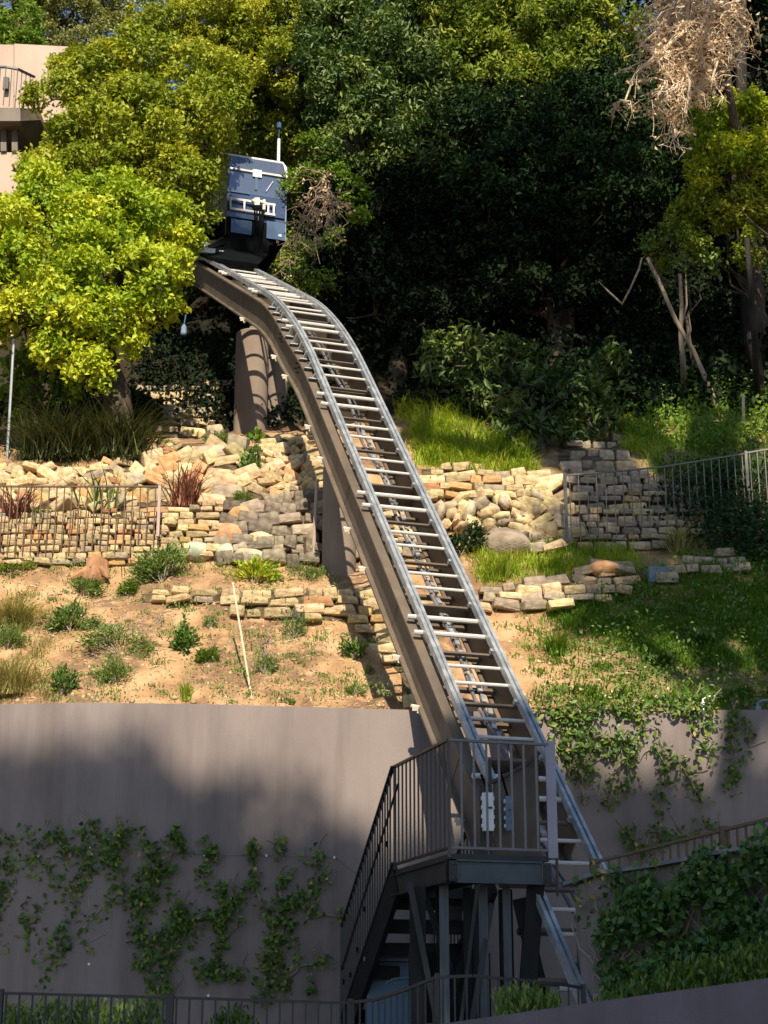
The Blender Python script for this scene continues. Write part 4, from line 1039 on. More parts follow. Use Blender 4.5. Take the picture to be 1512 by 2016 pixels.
tree('hazy pale olive tree at the far top left corner behind the house',
  [(30,40,44,1.6),(110,50,44,1.5),(60,110,43,1.2),(150,20,45,1.3),(160,110,43,.9),(-60,60,44,1.6),(225,15,45,1.0),(235,75,44,.9)],
  'lf_pale', .12, .62, 7, name='broadleaf_tree', trunk_r=.25, base=hit(90, 330))
tree('bright fresh green tree peeking at the left edge above the house roof',
  [(10,120,38,.9),(25,60,38,.9),(-40,100,38,1.0),(15,175,37,.5)], 'lf_fresh', .11, .7, 7, name='broadleaf_tree', trunk_r=.15, base=hit(-20, 330))
# central dark trees
tree('tall dark glossy tree at top centre, its top sprigs sunlit',
  [(690,90,29.5,1.0),(770,120,29.2,1.1),(690,190,29,.9),(760,230,28.8,1.0),(850,180,28.8,1.0),(640,150,29.4,.7),(720,300,28.6,.9),(820,310,28.4,.95),(740,20,30,1.0),(830,40,29.8,1.0),(650,30,30,.8)],
  'lf_silver', .14, .72, 6, name='evergreen_tree', trunk_r=.22, base=hit(760, 700), aspect=.38, spread=.14)
tree('broad dark tree right of top centre with yellow-lit upper leaves',
  [(930,70,29,1.1),(1020,60,29,1.1),(1110,60,29,1.0),(950,150,28.6,1.0),(1050,160,28.4,1.0),(1140,140,28.6,.9),(900,20,29.4,1.0),(1180,60,29.2,.9),(1000,0,29.5,1.1),(1100,-10,29.5,1.0)],
  'lf_mid', .13, .75, 6, name='evergreen_tree', trunk_r=.24, base=hit(1000, 700), aspect=.45, spread=.12)
tree('deep green tree mass in the shade at the middle of the wood',
  [(900,270,28.6,1.0),(980,260,28.4,1.0),(1080,260,28,1.0),(1160,250,28,1.0),(1240,280,28,.9),(1020,360,27.8,.95),(1120,360,27.6,.95),(1220,370,27.6,.9),(900,380,28.4,.9),(1290,200,28.4,.8),(1200,170,28.6,.9)],
  'lf_dark', .13, .8, 6, name='evergreen_tree', trunk_r=.22, base=hit(1100, 720), aspect=.42, spread=.14)
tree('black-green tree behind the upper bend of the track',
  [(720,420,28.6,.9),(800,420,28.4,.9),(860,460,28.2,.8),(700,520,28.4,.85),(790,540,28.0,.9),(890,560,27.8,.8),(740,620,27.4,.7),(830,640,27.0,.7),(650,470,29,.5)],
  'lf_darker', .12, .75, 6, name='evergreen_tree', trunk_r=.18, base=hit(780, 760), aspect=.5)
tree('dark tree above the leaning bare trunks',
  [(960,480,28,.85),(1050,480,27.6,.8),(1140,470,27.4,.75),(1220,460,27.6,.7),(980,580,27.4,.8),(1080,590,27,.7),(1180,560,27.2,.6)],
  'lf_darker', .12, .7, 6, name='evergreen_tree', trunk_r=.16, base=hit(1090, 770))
# right lit tree
tree('sunlit yellow-green tree overhanging from the right edge',
  [(1400,250,25,.55),(1470,230,25,.6),(1530,250,25,.7),(1420,330,24.8,.55),(1500,320,24.8,.6),(1380,290,25.0,.35),(1560,340,24.8,.7),(1440,290,24.6,.5)],
  'lf_bright', .09, .85, 7, name='broadleaf_tree', trunk_r=.06, base=hit(1640, 830))
tree('duller olive foliage hanging below the sunlit right-hand tree',
  [(1400,420,25.4,.5),(1470,420,25.2,.6),(1340,440,25.6,.35),(1530,420,25.2,.6),(1380,480,25.2,.32),(1470,490,25.0,.35),(1380,370,25.4,.4),(1300,500,26,.25)],
  'lf_bright2', .075, .55, 7, name='broadleaf_tree', trunk_r=.05, base=hit(1600, 800))
tree('dim dark tree in the top right corner behind the dead branches',
  [(1480,60,30,1.2),(1400,120,30.5,1.0),(1520,170,30,1.0),(1330,60,31,1.1),(1440,-10,31,1.2),(1560,20,30,1.2),(1300,-10,31,1.0)],
  'lf_darker', .13, .75, 6, name='evergreen_tree', trunk_r=.22, base=hit(1490, 760), bark='bark')

# ------------------------------------------------------------------ dead brushy tree
def dead_tree(label, root, lobes, n, leaf_n, name='dead_tree', tw=(.5, .9), drop=.45, base=None, seedv=3, mr=1.0, tm='dry'):
    R = random.Random(seedv)
    base = base or hit(1480, 760)
    e = empty(name, base, label, 'dead tree')
    mb = MB(); mb.tube(curve_pts(base - UP*.2, root, 6, .06), [q_*mr for q_ in (.12, .11, .10, .09, .08, .07, .05)], 8); mb.build('trunk', M['bark'], e, True)
    mb = MB(); tips = []
    mains = []
    for (px, py, Y, r) in lobes:
        c = P(px, py, Y); pts = curve_pts(root, c, 6, .2); mb.tube(pts, [q_*mr for q_ in (.05, .045, .04, .034, .028, .022, .016)], 6); mains.append((pts, r))
    for i in range(n):
        pts, r = R.choice(mains); k = R.randint(2, 6); a = Vector(pts[k])
        d = Vector((R.gauss(0, 1), R.gauss(0, .7), R.gauss(-drop, .8))).normalized() * r * R.uniform(*tw)
        q = [a, a + d*.4 + Vector((0, 0, .05)), a + d*.75 + Vector((R.uniform(-.06, .06), 0, -.03)), a + d + Vector((R.uniform(-.1, .1), 0, -.10))]
        mb.tube(q, [.013, .010, .007, .004], 4, False)
        for _ in range(3):
            s0 = Vector(q[R.randint(1, 3)]); dd = Vector((R.gauss(0, 1), R.gauss(0, .7), R.gauss(-.5, .7))).normalized() * R.uniform(.15, .35)
            mb.tube([s0, s0 + dd*.6, s0 + dd + Vector((0, 0, -.04))], [.007, .005, .003], 3, False); tips.append(s0 + dd); tips.append(s0 + dd*.5)
    mb.build('branches', M[tm], e)
    if leaf_n:
        c = np.array([tuple(R.choice(tips)) for _ in range(leaf_n)]) + rng.normal(size=(leaf_n, 3))*.06
        V, T_, Rr = leaves(c, .075, .6, .1); new_obj('dry_leaves', tri_mesh('dry_leaves', V, T_, Rr), M['lf_dry'], e)
    return e
dead_tree('dead tree top with tangled pale brown twigs and dry leaves at the top right', P(1400, -60, 25.6),
  [(1330,60,25.2,.8),(1290,120,25,.8),(1380,90,25.2,.8),(1340,170,25,.75),(1400,160,25.2,.7),(1290,200,24.9,.6),(1350,230,25,.6),(1260,90,25.2,.6),(1420,40,25.4,.7),(1230,200,24.9,.35),(1330,270,25,.25),(1300,20,25.6,.8),(1380,-20,25.5,.9),(1440,120,25.3,.5)], 420, 4200, base=hit(1560, 760))
dead_tree('tangle of dead pinkish vines right of the cab', P(640, 345, 28.6), [(620,400,28.2,.5),(650,450,28,.5),(600,470,28,.45),(630,520,27.8,.5),(590,430,28.4,.4),(600,330,28.6,.5),(580,520,27.9,.4),(650,370,28.3,.4)], 46, 300, name='dead_vine', base=hit(640, 560), seedv=5, tm='bark_pale', mr=.25, tw=(.5, 1.1))
# bare leaning trunks on the right
def bare(label, pts, r0, r1, twigs=(), bk='bark_pale'):
    b = Vector(pts[0]); e = empty('bare_trunk', b, label, 'tree trunk')
    n = len(pts); mb = MB(); mb.tube(pts, [r0 + (r1-r0)*i/(n-1) for i in range(n)], 8); mb.build('trunk', M[bk], e, True)
    for t in twigs:
        mb = MB(); mb.tube(t, [.02]*(len(t)-1) + [.008], 6); mb.build('branch', M['bark_pale'], e)
q0 = hit(1416, 822); Yb = q0.y
bare('long bare trunk leaning left from the ferny bank', [q0, P(1400, 770, Yb), P(1365, 690, Yb-.05), P(1330, 630, Yb-.1), P(1300, 560, Yb-.15), P(1275, 508, Yb-.2)], .05, .035)
bare('upright forked bare trunk crossing the leaning one', [hit(1348, 800), P(1345, 720, Yb+.3), P(1340, 660, Yb+.3), P(1342, 600, Yb+.3), P(1338, 540, Yb+.3)], .06, .03,
     [[P(1342, 640, Yb+.3), P(1352, 600, Yb+.3), P(1350, 540, Yb+.35)], [P(1342, 690, Yb+.3), P(1360, 650, Yb+.3), P(1356, 620, Yb+.3)]])
bare('thin slanting bare branch left of the leaning trunk', [P(1224, 600, Yb), P(1240, 570, Yb), P(1258, 530, Yb), P(1264, 508, Yb)], .018, .02, [[P(1224, 598, Yb), P(1200, 576, Yb), P(1178, 554, Yb)]])
bare('thick dark trunk in the top right corner', [hit(1500, 800), P(1470, 600, 28.6), P(1462, 300, 28.8), P(1458, 60, 29.2), P(1462, -40, 29.4)], .13, .10, (), 'bark_dark')
bare('grey upright trunk at the right edge behind the olive foliage', [hit(1492, 800), P(1488, 700, 26.4), P(1478, 560, 26.4), P(1470, 470, 26.4)], .06, .045, (), 'bark_dark')

# ------------------------------------------------------------------ undergrowth and grass (uncountable)
def in_poly(poly, n):
    poly = np.array(poly, float); lo = poly.min(0); hi = poly.max(0); out = []
    tot = 0
    while tot < n:
        q = lo + rng.random((n*2, 2))*(hi-lo); x, y = q[:, 0], q[:, 1]; inside = np.zeros(len(q), bool); j = len(poly)-1
        for i in range(len(poly)):
            xi, yi = poly[i]; xj, yj = poly[j]
            c = ((yi > y) != (yj > y)) & (x < (xj-xi)*(y-yi)/(yj-yi+1e-9)+xi); inside ^= c; j = i
        out.append(q[inside]); tot += inside.sum()
    return np.concatenate(out)[:n]
def undergrowth(label, poly, n, size, mat, thick=.5, aspect=.6, name='undergrowth', cl=.5):
    nc = max(1, n // 14); q = in_poly(poly, nc); p = hitv(q[:, 0], q[:, 1])
    h = thick * rng.random(nc)**1.2
    h *= .35 + .65*(np.sin(p[:, 0]*2.7 + 1)*np.sin(p[:, 2]*2.3) > -.2)
    p[:, 1] -= h*.75; p[:, 2] += h*.35
    c = np.repeat(p, 14, 0) + rng.normal(size=(nc*14, 3))*np.array([.2, .12, .18])
    rnd = np.clip(np.repeat(rng.random(nc), 14)*.6 + rng.random(nc*14)*.4, 0, 1)
    V, T_, R = leaves(c, size, aspect, .35, norm=np.tile(np.array([[0, -1., .3]]), (len(c), 1)), rnd=rnd)
    o = new_obj(name, tri_mesh(name, V, T_, R), M[mat]); return tag(o, label, 'plants', kind='stuff')
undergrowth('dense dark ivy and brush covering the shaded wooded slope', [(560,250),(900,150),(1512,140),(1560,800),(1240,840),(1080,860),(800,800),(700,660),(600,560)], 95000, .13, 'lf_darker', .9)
undergrowth('shadowy leaves on the far slope behind the left trees', [(-60,230),(480,200),(620,300),(560,560),(460,590),(330,600),(-60,640)], 26000, .14, 'lf_mid', .9)
undergrowth('dark leaves deep in the hollow under the upper track', [(280,640),(470,600),(620,640),(640,840),(440,850),(280,790)], 14000, .10, 'lf_darker', .35)
undergrowth('green vines lit in spots on the slope right of the cab', [(560,250),(690,290),(720,560),(640,620),(560,560)], 9000, .10, 'lf_mid', .8)
undergrowth('ferny groundcover below the bare trunks at right', [(1230,790),(1330,760),(1512,780),(1560,850),(1400,900),(1250,880)], 6500, .08, 'lf_fresh', .35)
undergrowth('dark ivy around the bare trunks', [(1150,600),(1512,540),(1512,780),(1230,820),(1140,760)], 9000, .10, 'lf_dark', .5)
undergrowth('dark leafy cover on the bank at the far right edge', [(1330,960),(1440,930),(1540,930),(1540,1120),(1440,1100),(1320,1030)], 8000, .07, 'lf_dark', .4)
undergrowth('low green weeds in the shade on the right slope', [(1180,1180),(1512,1100),(1540,1390),(1060,1390),(1160,1290)], 4200, .055, 'lf_vine', .14)
def pebbles(label, poly, n):
    q = in_poly(poly, n); p = hitv(q[:, 0], q[:, 1]); r_ = .012 + .035*rng.random(n)**3
    base = np.array([[1,0,0],[-1,0,0],[0,1,0],[0,-1,0],[0,0,.7],[0,0,-.7]], float); f = np.array([[0,2,4],[2,1,4],[1,3,4],[3,0,4],[2,0,5],[1,2,5],[3,1,5],[0,3,5]])
    V = (base[None]*rng.uniform(.6, 1.4, (n, 6, 1))*r_[:, None, None] + p[:, None]).reshape(-1, 3); T_ = (f[None] + np.arange(n)[:, None, None]*6).reshape(-1, 3)
    o = new_obj('pebbles', tri_mesh('pebbles', V, T_), M['stone']); tag(o, label, 'pebbles', kind='stuff')
pebbles('small pale pebbles strewn over the sandy left slope', [(0,1130),(640,1130),(880,1200),(820,1392),(0,1385)], 1500)
pebbles('small stones strewn over the soil right of the track', [(940,1200),(1200,1200),(1512,1290),(1512,1390),(1040,1390)], 500)
mb = MB()
for i in range(170):
    q = hit(random.uniform(0, 820), random.uniform(1135, 1380)); th = random.uniform(0, pi); d = Vector((cos(th), sin(th)*.5, random.uniform(-.1, .25)))*random.uniform(.05, .22)
    mb.tube([q + UP*.015, q + d*.5 + UP*.03, q + d + UP*.01], .005, 4, False)
tag(mb.build('fallen_twigs', M['dry']), 'thin dry twigs lying scattered on the sandy slope', 'twigs', kind='stuff')
def weeds(label, poly, nc, mat, size=.045, h=.07, per=38, w=.07):
    q = in_poly(poly, nc); p = hitv(q[:, 0], q[:, 1]); sc = np.repeat(rng.uniform(.4, 1.5, nc), per)[:, None]
    c = np.repeat(p, per, 0) + rng.normal(size=(nc*per, 3))*np.array([w*1.3, w, 0])*sc + np.array([0, 0, 1.])*h*rng.random((nc*per, 1))*sc
    V, T_, R = leaves(c, size, .35, .5, axis=np.tile([[0, -.2, 1.]], (len(c), 1)), rnd=np.clip(np.repeat(rng.random(nc), per)*.6 + rng.random(nc*per)*.4, 0, 1))
    tag(new_obj('weeds', tri_mesh('weeds', V, T_, R), M[mat]), label, 'weeds', kind='stuff')
weeds('scattered low green weeds all over the sandy left slope', [(-20,1130),(640,1135),(860,1240),(830,1390),(-20,1385)], 200, 'lf_sage')
weeds('fresh green weeds along the foot of the sunlit stone walls', [(-20,1105),(640,1112),(640,1140),(-20,1135)], 40, 'lf_fresh')
weeds('leafy weeds tucked between the bright rocks', [(-20,880),(640,865),(640,985),(-20,1010)], 26, 'lf_fresh', .05, .08)
weeds('leafy weeds spreading over the right slope soil', [(980,1200),(1200,1190),(1540,1100),(1540,1392),(1040,1392)], 150, 'lf_fresh', .05, .08)
weeds('weeds between the stones right of the track', [(840,930),(1112,940),(1300,1085),(1112,1100),(860,1060)], 30, 'lf_vine', .05, .08)
undergrowth('leaf litter and seedlings sprinkled on the sandy slope', [(0,1130),(440,1130),(880,1200),(820,1390),(0,1385)], 2600, .035, 'lf_sage', .05)
def grass(label, poly, n, h, mat, w=.012, lean=.5, name='grass'):
    nc = max(3, n // 32); q = in_poly(poly, nc); q = np.repeat(q, 32, 0) + rng.normal(size=(nc*32, 2))*np.array([11, 5]); p = hitv(q[:, 0], q[:, 1])
    hs = np.repeat(rng.uniform(.35, 1.25, nc), 32); th = np.repeat(rng.random(nc)*2*pi, 32) + rng.normal(size=nc*32)*.9
    p[:, 2] -= .02; dirs = np.stack([np.cos(th), np.sin(th), th*0], 1)
    V, T_, R = blades(p, h*hs, w, lean*1.5, dirs=dirs, curve=.45, rnd=np.clip(np.repeat(rng.random(nc), 32)*.6 + rng.random(nc*32)*.4, 0, 1)); o = new_obj(name, tri_mesh(name, V, T_, R), M[mat]); return tag(o, label, 'grass', kind='stuff')
def grass_old(label, poly, n, h, mat, w=.012, lean=.5, name='grass'):
    q = in_poly(poly, n); p = hitv(q[:, 0], q[:, 1]); cl = (.5 + .5*np.sin(p[:, 0]*5+p[:, 2]*3)*np.sin(p[:, 0]*3.1-p[:, 1]*4))
    p[:, 2] -= .02
    V, T_, R = blades(p, h*(.55+.75*cl), w, lean); o = new_obj(name, tri_mesh(name, V, T_, R), M[mat]); return tag(o, label, 'grass', kind='stuff')
grass('tall bright sunlit grass on the bank right of the track', [(786,800),(880,790),(930,850),(1030,890),(1060,930),(1000,945),(900,925),(830,920)], 9000, .34, 'lf_grass', .016, .5)
grass('bright grass blades on the bank below the ferny groundcover', [(1215,810),(1300,850),(1300,900),(1240,890)], 1800, .3, 'lf_grass', .014)
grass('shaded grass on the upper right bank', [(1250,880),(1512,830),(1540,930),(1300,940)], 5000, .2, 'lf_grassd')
grass('long grass at the foot of the boulders right of the track', [(940,1100),(1110,1070),(1260,1090),(1260,1130),(1100,1140),(950,1150)], 4500, .26, 'lf_grass', .014)
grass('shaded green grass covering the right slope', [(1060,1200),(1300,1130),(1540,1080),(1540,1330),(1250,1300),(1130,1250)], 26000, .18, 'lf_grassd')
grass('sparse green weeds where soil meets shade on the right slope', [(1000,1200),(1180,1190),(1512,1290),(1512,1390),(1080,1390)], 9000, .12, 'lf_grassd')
grass('dry straw tufts on the sandy slope above the wall', [(0,1180),(90,1170),(130,1380),(0,1385)], 2200, .16, 'lf_straw')
grass('thin grass in front of the pale rocks', [(260,1050),(440,1010),(440,1100),(1000,1100)], 500, .12, 'lf_sage')
grass('grass between the fences at right', [(1290,960),(1420,930),(1450,1090),(1330,1100)], 2500, .16, 'lf_grassd')

undergrowth('dense brush continuing up the wooded slope beyond the right edge', [(1520,140),(2050,140),(2050,860),(1520,860)], 45000, .15, 'lf_dark', .9)
grass('rough grass on the slope beyond the right edge', [(1520,860),(2050,860),(2050,1390),(1520,1390)], 14000, .22, 'lf_grassd', .02)
tree('dark evergreen standing on the slope beyond the right edge', [(1640,200,30,1.3),(1780,160,30,1.4),(1920,240,30,1.3),(1700,340,29,1.2),(1850,380,29,1.2),(1640,460,28.5,1.0),(1780,500,28,1.0)], 'lf_dark', .16, .7, 6, name='evergreen_tree', trunk_r=.2, base=hit(1780, 740))
# ------------------------------------------------------------------ shrubs, flax, flowers
def bush(label, px, py, w, h, mat, size=.05, n=900, name='shrub', cat='shrub', aspect=.4, up=.5, spiky=False, flowers=None, depth=.6, cl=5, stem=True):
    b = hit(px, py); s_ = PXM(b); W = w/s_/2; Hh_ = h/s_
    e = empty(name, b, label, cat)
    if spiky:
        base = np.tile(np.array(b), (n, 1)) + rng.normal(size=(n, 3))*np.array([W*.28, W*.2, .01])
        if n > 600: base = base + rng.normal(size=(14, 3))[rng.integers(0, 14, n)]*np.array([W*.35, W*.2, .05]) 
        V, T_, R = blades(base, (Hh_*(.55+.6*rng.random(14))[rng.integers(0, 14, n)]) if n > 600 else Hh_, size, W/Hh_*1.9 if Hh_ > 0 else .5, curve=.22)
    else:
        npf = max(4, cl*3); pc = unit(rng.normal(size=(npf, 3))); pc[:, 2] = np.abs(pc[:, 2])
        pc = pc*rng.uniform(.45, .95, (npf, 1))*np.array([W, W*depth, Hh_*.8]) + np.array([b.x, b.y, b.z + Hh_*.12])
        k = rng.integers(0, npf, n); c = pc[k] + rng.normal(size=(n, 3))*np.array([W*.2, W*.2, Hh_*.12])
        out = unit(c - np.array([b.x, b.y, b.z]))
        V, T_, R = leaves(c, size, aspect, up, axis=out, norm=out, rnd=np.clip((k % 7)/7*.5+rng.random(n)*.5, 0, 1))
        if stem:
            mb = MB()
            for q in pc[:min(10, npf)]: mb.tube(curve_pts(b - UP*.03, q, 3, .15), [.012, .009, .007, .004], 4, False)
            mb.build('stems', M['stem'], e)
    new_obj('foliage', tri_mesh('foliage', V, T_, R), M[mat], e)
    if flowers:
        m_ = flowers; nf = 60; c = np.array(b) + rng.normal(size=(nf, 3))*np.array([W*.5, W*.3, Hh_*.15]) + np.array([0, 0, Hh_*.9])
        V, T_, R = leaves(c, .035, .6, .3); new_obj('flowers', tri_mesh('flowers', V, T_, R), M[m_], e)['kind'] = 'stuff'
    return e
bush('large leafy green shrub in front of the pale end post of the fence', 320, 1148, 120, 90, 'lf_sage', .075, 1500, aspect=.28)
bush('round yellow-green bush in the soil right of the stump', 258, 1172, 52, 34, 'lf_fresh', .05, 800, spiky=False, aspect=.25)
bush('small spreading green shrub below the stump', 165, 1172, 90, 38, 'lf_sage', .06, 800, aspect=.25)
bush('low green cushion at the left edge under the fence', 25, 1128, 80, 30, 'lf_mid', .05, 700)
bush('leafy bush with pointed leaves left of centre on the sandy slope', 138, 1242, 100, 58, 'lf_sage', .08, 1000, aspect=.25)
bush('lavender-like green shrub sprawling in the middle of the left slope', 235, 1285, 150, 62, 'lf_sage', .06, 1500, aspect=.22, flowers='lf_lav')
bush('dark glossy little bush right of the sprawling shrub', 360, 1280, 60, 66, 'lf_vine', .065, 520, aspect=.55)
bush('round soft green tuft below the dark glossy bush', 408, 1305, 58, 36, 'lf_fresh', .06, 900, spiky=False, aspect=.15)
bush('feathery green shrub low on the left slope', 225, 1345, 90, 56, 'lf_sage', .055, 900, aspect=.2)
bush('dark leafy sprig bush near the wall top at left', 122, 1372, 66, 66, 'lf_vine', .06, 520, aspect=.5)
bush('green cushion plant at the left edge of the slope', 15, 1280, 85, 60, 'lf_sage', .045, 1200, aspect=.2)
bush('wispy straw-coloured grass clump at the left edge', 25, 1370, 100, 90, 'lf_straw', .010, 700, spiky=True, name='grass_clump', cat='grass clump')
bush('tall wispy pale clump at the left edge below the cushion plants', 30, 1240, 90, 70, 'lf_straw', .010, 600, spiky=True, name='grass_clump', cat='grass clump')
bush('small upright green tuft close to the wall top', 366, 1380, 28, 38, 'lf_grass', .012, 140, spiky=True, name='grass_clump', cat='grass clump')
bush('yellow-green flowering bush left of the middle column', 500, 1148, 110, 58, 'lf_bright', .065, 900, aspect=.4)
bush('fine pale green bush at the foot of the weathered post', 600, 1142, 90, 44, 'lf_sage', .04, 1200, aspect=.2)
bush('lavender bush right of the stake on the sandy slope', 578, 1255, 54, 56, 'lf_sage', .05, 500, aspect=.2, flowers='lf_lav')
bush('lavender bush nearer the wall, beside the leaning stake', 523, 1328, 54, 66, 'lf_sage', .05, 550, aspect=.2, flowers='lf_lav')
bush('dark green bush beside the track shadow', 697, 1298, 54, 54, 'lf_vine', .06, 400, aspect=.45)
bush('little pale seedling bush below the dark one', 697, 1368, 44, 34, 'lf_sage', .05, 260, aspect=.3)
bush('tiny green sprig plant in the soil by the track shadow', 726, 1330, 26, 26, 'lf_sage', .045, 120, aspect=.3)
bush('small weed near the wall top below the lavender', 566, 1388, 34, 20, 'lf_sage', .045, 160, aspect=.3)
bush('yellow-sprayed little plant in the middle of the left slope', 310, 1228, 26, 44, 'lf_yellow', .04, 60, aspect=.3)
bush('greyish small bush above the dark glossy bush', 412, 1240, 44, 34, 'lf_sage', .04, 350, aspect=.25)
bush('climbing rose-like plant scrambling over the bright rocks', 495, 945, 46, 92, 'lf_vine', .07, 420, aspect=.6)
bush('fresh green leafy sprig beside the thick column foot', 505, 872, 44, 30, 'lf_fresh', .09, 90, aspect=.7)
bush('round fine-leaved tuft on the bright rocks', 480, 992, 42, 34, 'lf_fresh', .045, 700, aspect=.15)
bush('pale rosette plant on top of the bright rock mound', 432, 880, 60, 34, 'lf_sage', .08, 300, aspect=.2)
bush('small green plant at the left end of the bright rock mound', 318, 882, 44, 24, 'lf_fresh', .05, 240, aspect=.4)
bush('olive bush by the left rocks at the frame edge', 60, 905, 70, 90, 'lf_olive', .014, 400, spiky=True, name='strap_plant', cat='plant')
bush('dark clump of strap leaves left of the tree trunk', 125, 905, 130, 105, 'lf_olive', .02, 1300, spiky=True, name='strap_plant', cat='plant')
bush('dark clump of strap leaves in front of the tree trunk', 230, 905, 120, 100, 'lf_olive', .02, 1200, spiky=True, name='strap_plant', cat='plant')
bush('red-bronze flax standing in front of the bright rocks', 363, 1000, 92, 98, 'lf_red', .022, 130, spiky=True, name='flax_plant', cat='plant')
bush('red-bronze flax behind the rusty fence at the left edge', 32, 1040, 84, 92, 'lf_red', .022, 130, spiky=True, name='flax_plant', cat='plant')
bush('green broad-leaved agave behind the rusty fence', 195, 1010, 110, 90, 'lf_sage', .035, 34, spiky=True, name='agave', cat='plant')
bush('green weeds on the ledge behind the fence beside the red flax', 78, 1022, 60, 26, 'lf_fresh', .06, 200, aspect=.3)
bush('pale tall weed tuft catching light in the right slope grass', 1335, 1090, 50, 62, 'lf_straw', .014, 140, spiky=True, name='grass_clump', cat='grass clump')
bush('broad-leaved green clump low on the shaded right slope', 1300, 1310, 60, 34, 'lf_vine', .08, 260, aspect=.8)
bush('broad-leaved green clump beside the upper grass on the right slope', 1380, 1270, 70, 36, 'lf_vine', .08, 260, aspect=.8)
bush('weedy tuft on the sandy patch right of the track', 1095, 1290, 50, 50, 'lf_grassd', .012, 220, spiky=True, name='grass_clump', cat='grass clump')
bush('dark green bush against the boulders right beside the track', 905, 1095, 90, 90, 'lf_dark', .07, 1100, aspect=.45)
bush('thin tall grasses lit beside the low stone edging near the track', 985, 1145, 60, 55, 'lf_grass', .012, 200, spiky=True, name='grass_clump', cat='grass clump')
# glossy large-leaved shrub
tree('glossy large-leaved shrub sunlit at its tips above the dark stone tower',
  [(1060,760,23.9,.45),(1130,770,23.8,.45),(1000,720,24.3,.45),(920,680,24.6,.4),(870,690,24.8,.3),(940,770,24.2,.4),(1080,840,23.3,.35),(1020,820,23.4,.3),(1160,830,23.6,.35),(1010,860,23.2,.22),(1180,740,24.2,.4),(860,740,24.6,.25)],
  'lf_silver', .17, .75, 6, name='glossy_shrub', cat='shrub', trunk_r=.07, base=hit(1070, 900), aspect=.36, spread=.12)
tree('green shrub with bright leaves right of the cab',
  [(690,380,27.4,.32),(700,430,27.2,.28),(650,345,27.8,.3),(600,500,27.4,.22),(590,545,27.0,.2),(640,560,27,.22),(660,480,27.6,.25),(570,380,28.4,.22),(620,300,28.5,.4),(600,350,28.4,.3)],
  'lf_fresh', .10, .45, 6, name='leafy_shrub', cat='shrub', trunk_r=.05, base=hit(650, 590), aspect=.45)
tree('lit leafy spray hanging above the bare forked trunk', [(1370,500,25.4,.22),(1330,460,25.6,.22),(1400,520,25.2,.16),(1280,480,25.8,.2)], 'lf_sage', .11, .5, 6, name='leafy_branch', cat='branch', trunk_r=.04, base=hit(1360, 800), aspect=.45)
tree('ivy-leaved bush glowing green left of the tree trunk', [(60,740,24.2,.4),(90,700,24.2,.35),(30,800,24,.45),(100,770,24,.35)], 'lf_fresh', .13, .6, 6, name='leafy_shrub', cat='shrub', trunk_r=.05, base=hit(60, 900), aspect=.8)
tree('dark hedge mass behind the strap-leaved clumps', [(190,868,22.9,.22),(110,850,22.9,.2),(270,860,23,.2),(40,880,22.9,.2),(60,840,25,.5),(150,820,25,.55),(240,810,25,.5),(10,780,25,.5),(200,750,25.4,.4),(120,760,25.4,.5)], 'lf_dark', .09, .8, 6, name='hedge', cat='hedge', trunk_r=.06, base=hit(150, 885))

# ------------------------------------------------------------------ climbing vines
def vine(label, Yf, lines, mat='lf_vine', size=.07, dens=20, spread=.05, group=None, name='climbing_vine', stem_r=.013, off=.06, yellow=0):
    """lines: list of (points px, leafiness 0..1, width)"""
    b0 = lines[0][0][0]; e = empty(name, P(b0[0], b0[1], Yf(b0[0])), label, 'vine', group)
    mb = MB(); C_ = []
    for pts, lf_, wd in lines:
        w3 = []
        for (x0, y0), (x1, y1) in zip(pts[:-1], pts[1:]):
            n = max(2, int(math.hypot(x1-x0, y1-y0)/9))
            for i in range(n):
                t = i/n; x = x0+(x1-x0)*t + random.gauss(0, 1.5); y = y0+(y1-y0)*t + random.gauss(0, 1.5)
                w3.append(P(x, y, Yf(x) - off*.35))
                for _ in range(np.random.default_rng(int(x*7+y)).poisson(lf_*dens*.5)):
                    C_.append(tuple(P(x + random.gauss(0, wd*1.2), y + random.gauss(0, wd*1.2), Yf(x) - off*random.uniform(.4, 1.6))))
        w3.append(P(pts[-1][0], pts[-1][1], Yf(pts[-1][0]) - off*.35))
        mb.tube(w3, [stem_r*(1 - .6*i/len(w3)) for i in range(len(w3))], 4, False)
    rr = random.Random(int(b0[0]*3 + b0[1]))
    for pts, lf_, wd in lines:
        for _ in range(2):
            x, y = rr.choice(pts); w3 = []
            a_ = rr.uniform(-2.6, -.5)
            for i in range(rr.randint(3, 6)):
                w3.append(P(x, y, Yf(x) - off*.3)); a_ += rr.uniform(-.4, .4); x += cos(a_)*9; y += sin(a_)*9
            mb.tube(w3, [stem_r*.5]*len(w3), 4, False)
    mb.build('stems', M['stem'], e)['kind'] = 'stuff'
    if C_:
        c = np.array(C_); V, T_, R = leaves(c, size, .62, .25, norm=np.tile([[0, -1., .4]], (len(c), 1)))
        new_obj('leaves', tri_mesh('leaves', V, T_, R), M[mat], e)
        ny = max(3, int(len(c)*.012))
        k = rng.integers(0, len(c), ny); V, T_, R = leaves(c[k] - np.array([0, .04, 0]), size*.8, .6, .1, norm=np.tile([[0, -1., .2]], (ny, 1)))
        new_obj('yellow_leaf', tri_mesh('yellow_leaf', V, T_, R), M['lf_yellow'], e)['kind'] = 'stuff'
    return e
YL = WYL
vine('leftmost climbing vine at the frame edge on the curved wall', YL, [([(-10,1960),(10,1860),(5,1780),(-5,1700)],.3,9), ([(5,1800),(30,1740),(10,1690)],.9,11), ([(10,1870),(60,1840),(100,1820)],.1,5), ([(0,1660),(40,1650),(70,1640)],.9,10),([(0,1710),(50,1690),(110,1720),(120,1760)],.7,11),([(0,1760),(20,1790)],.8,9)])
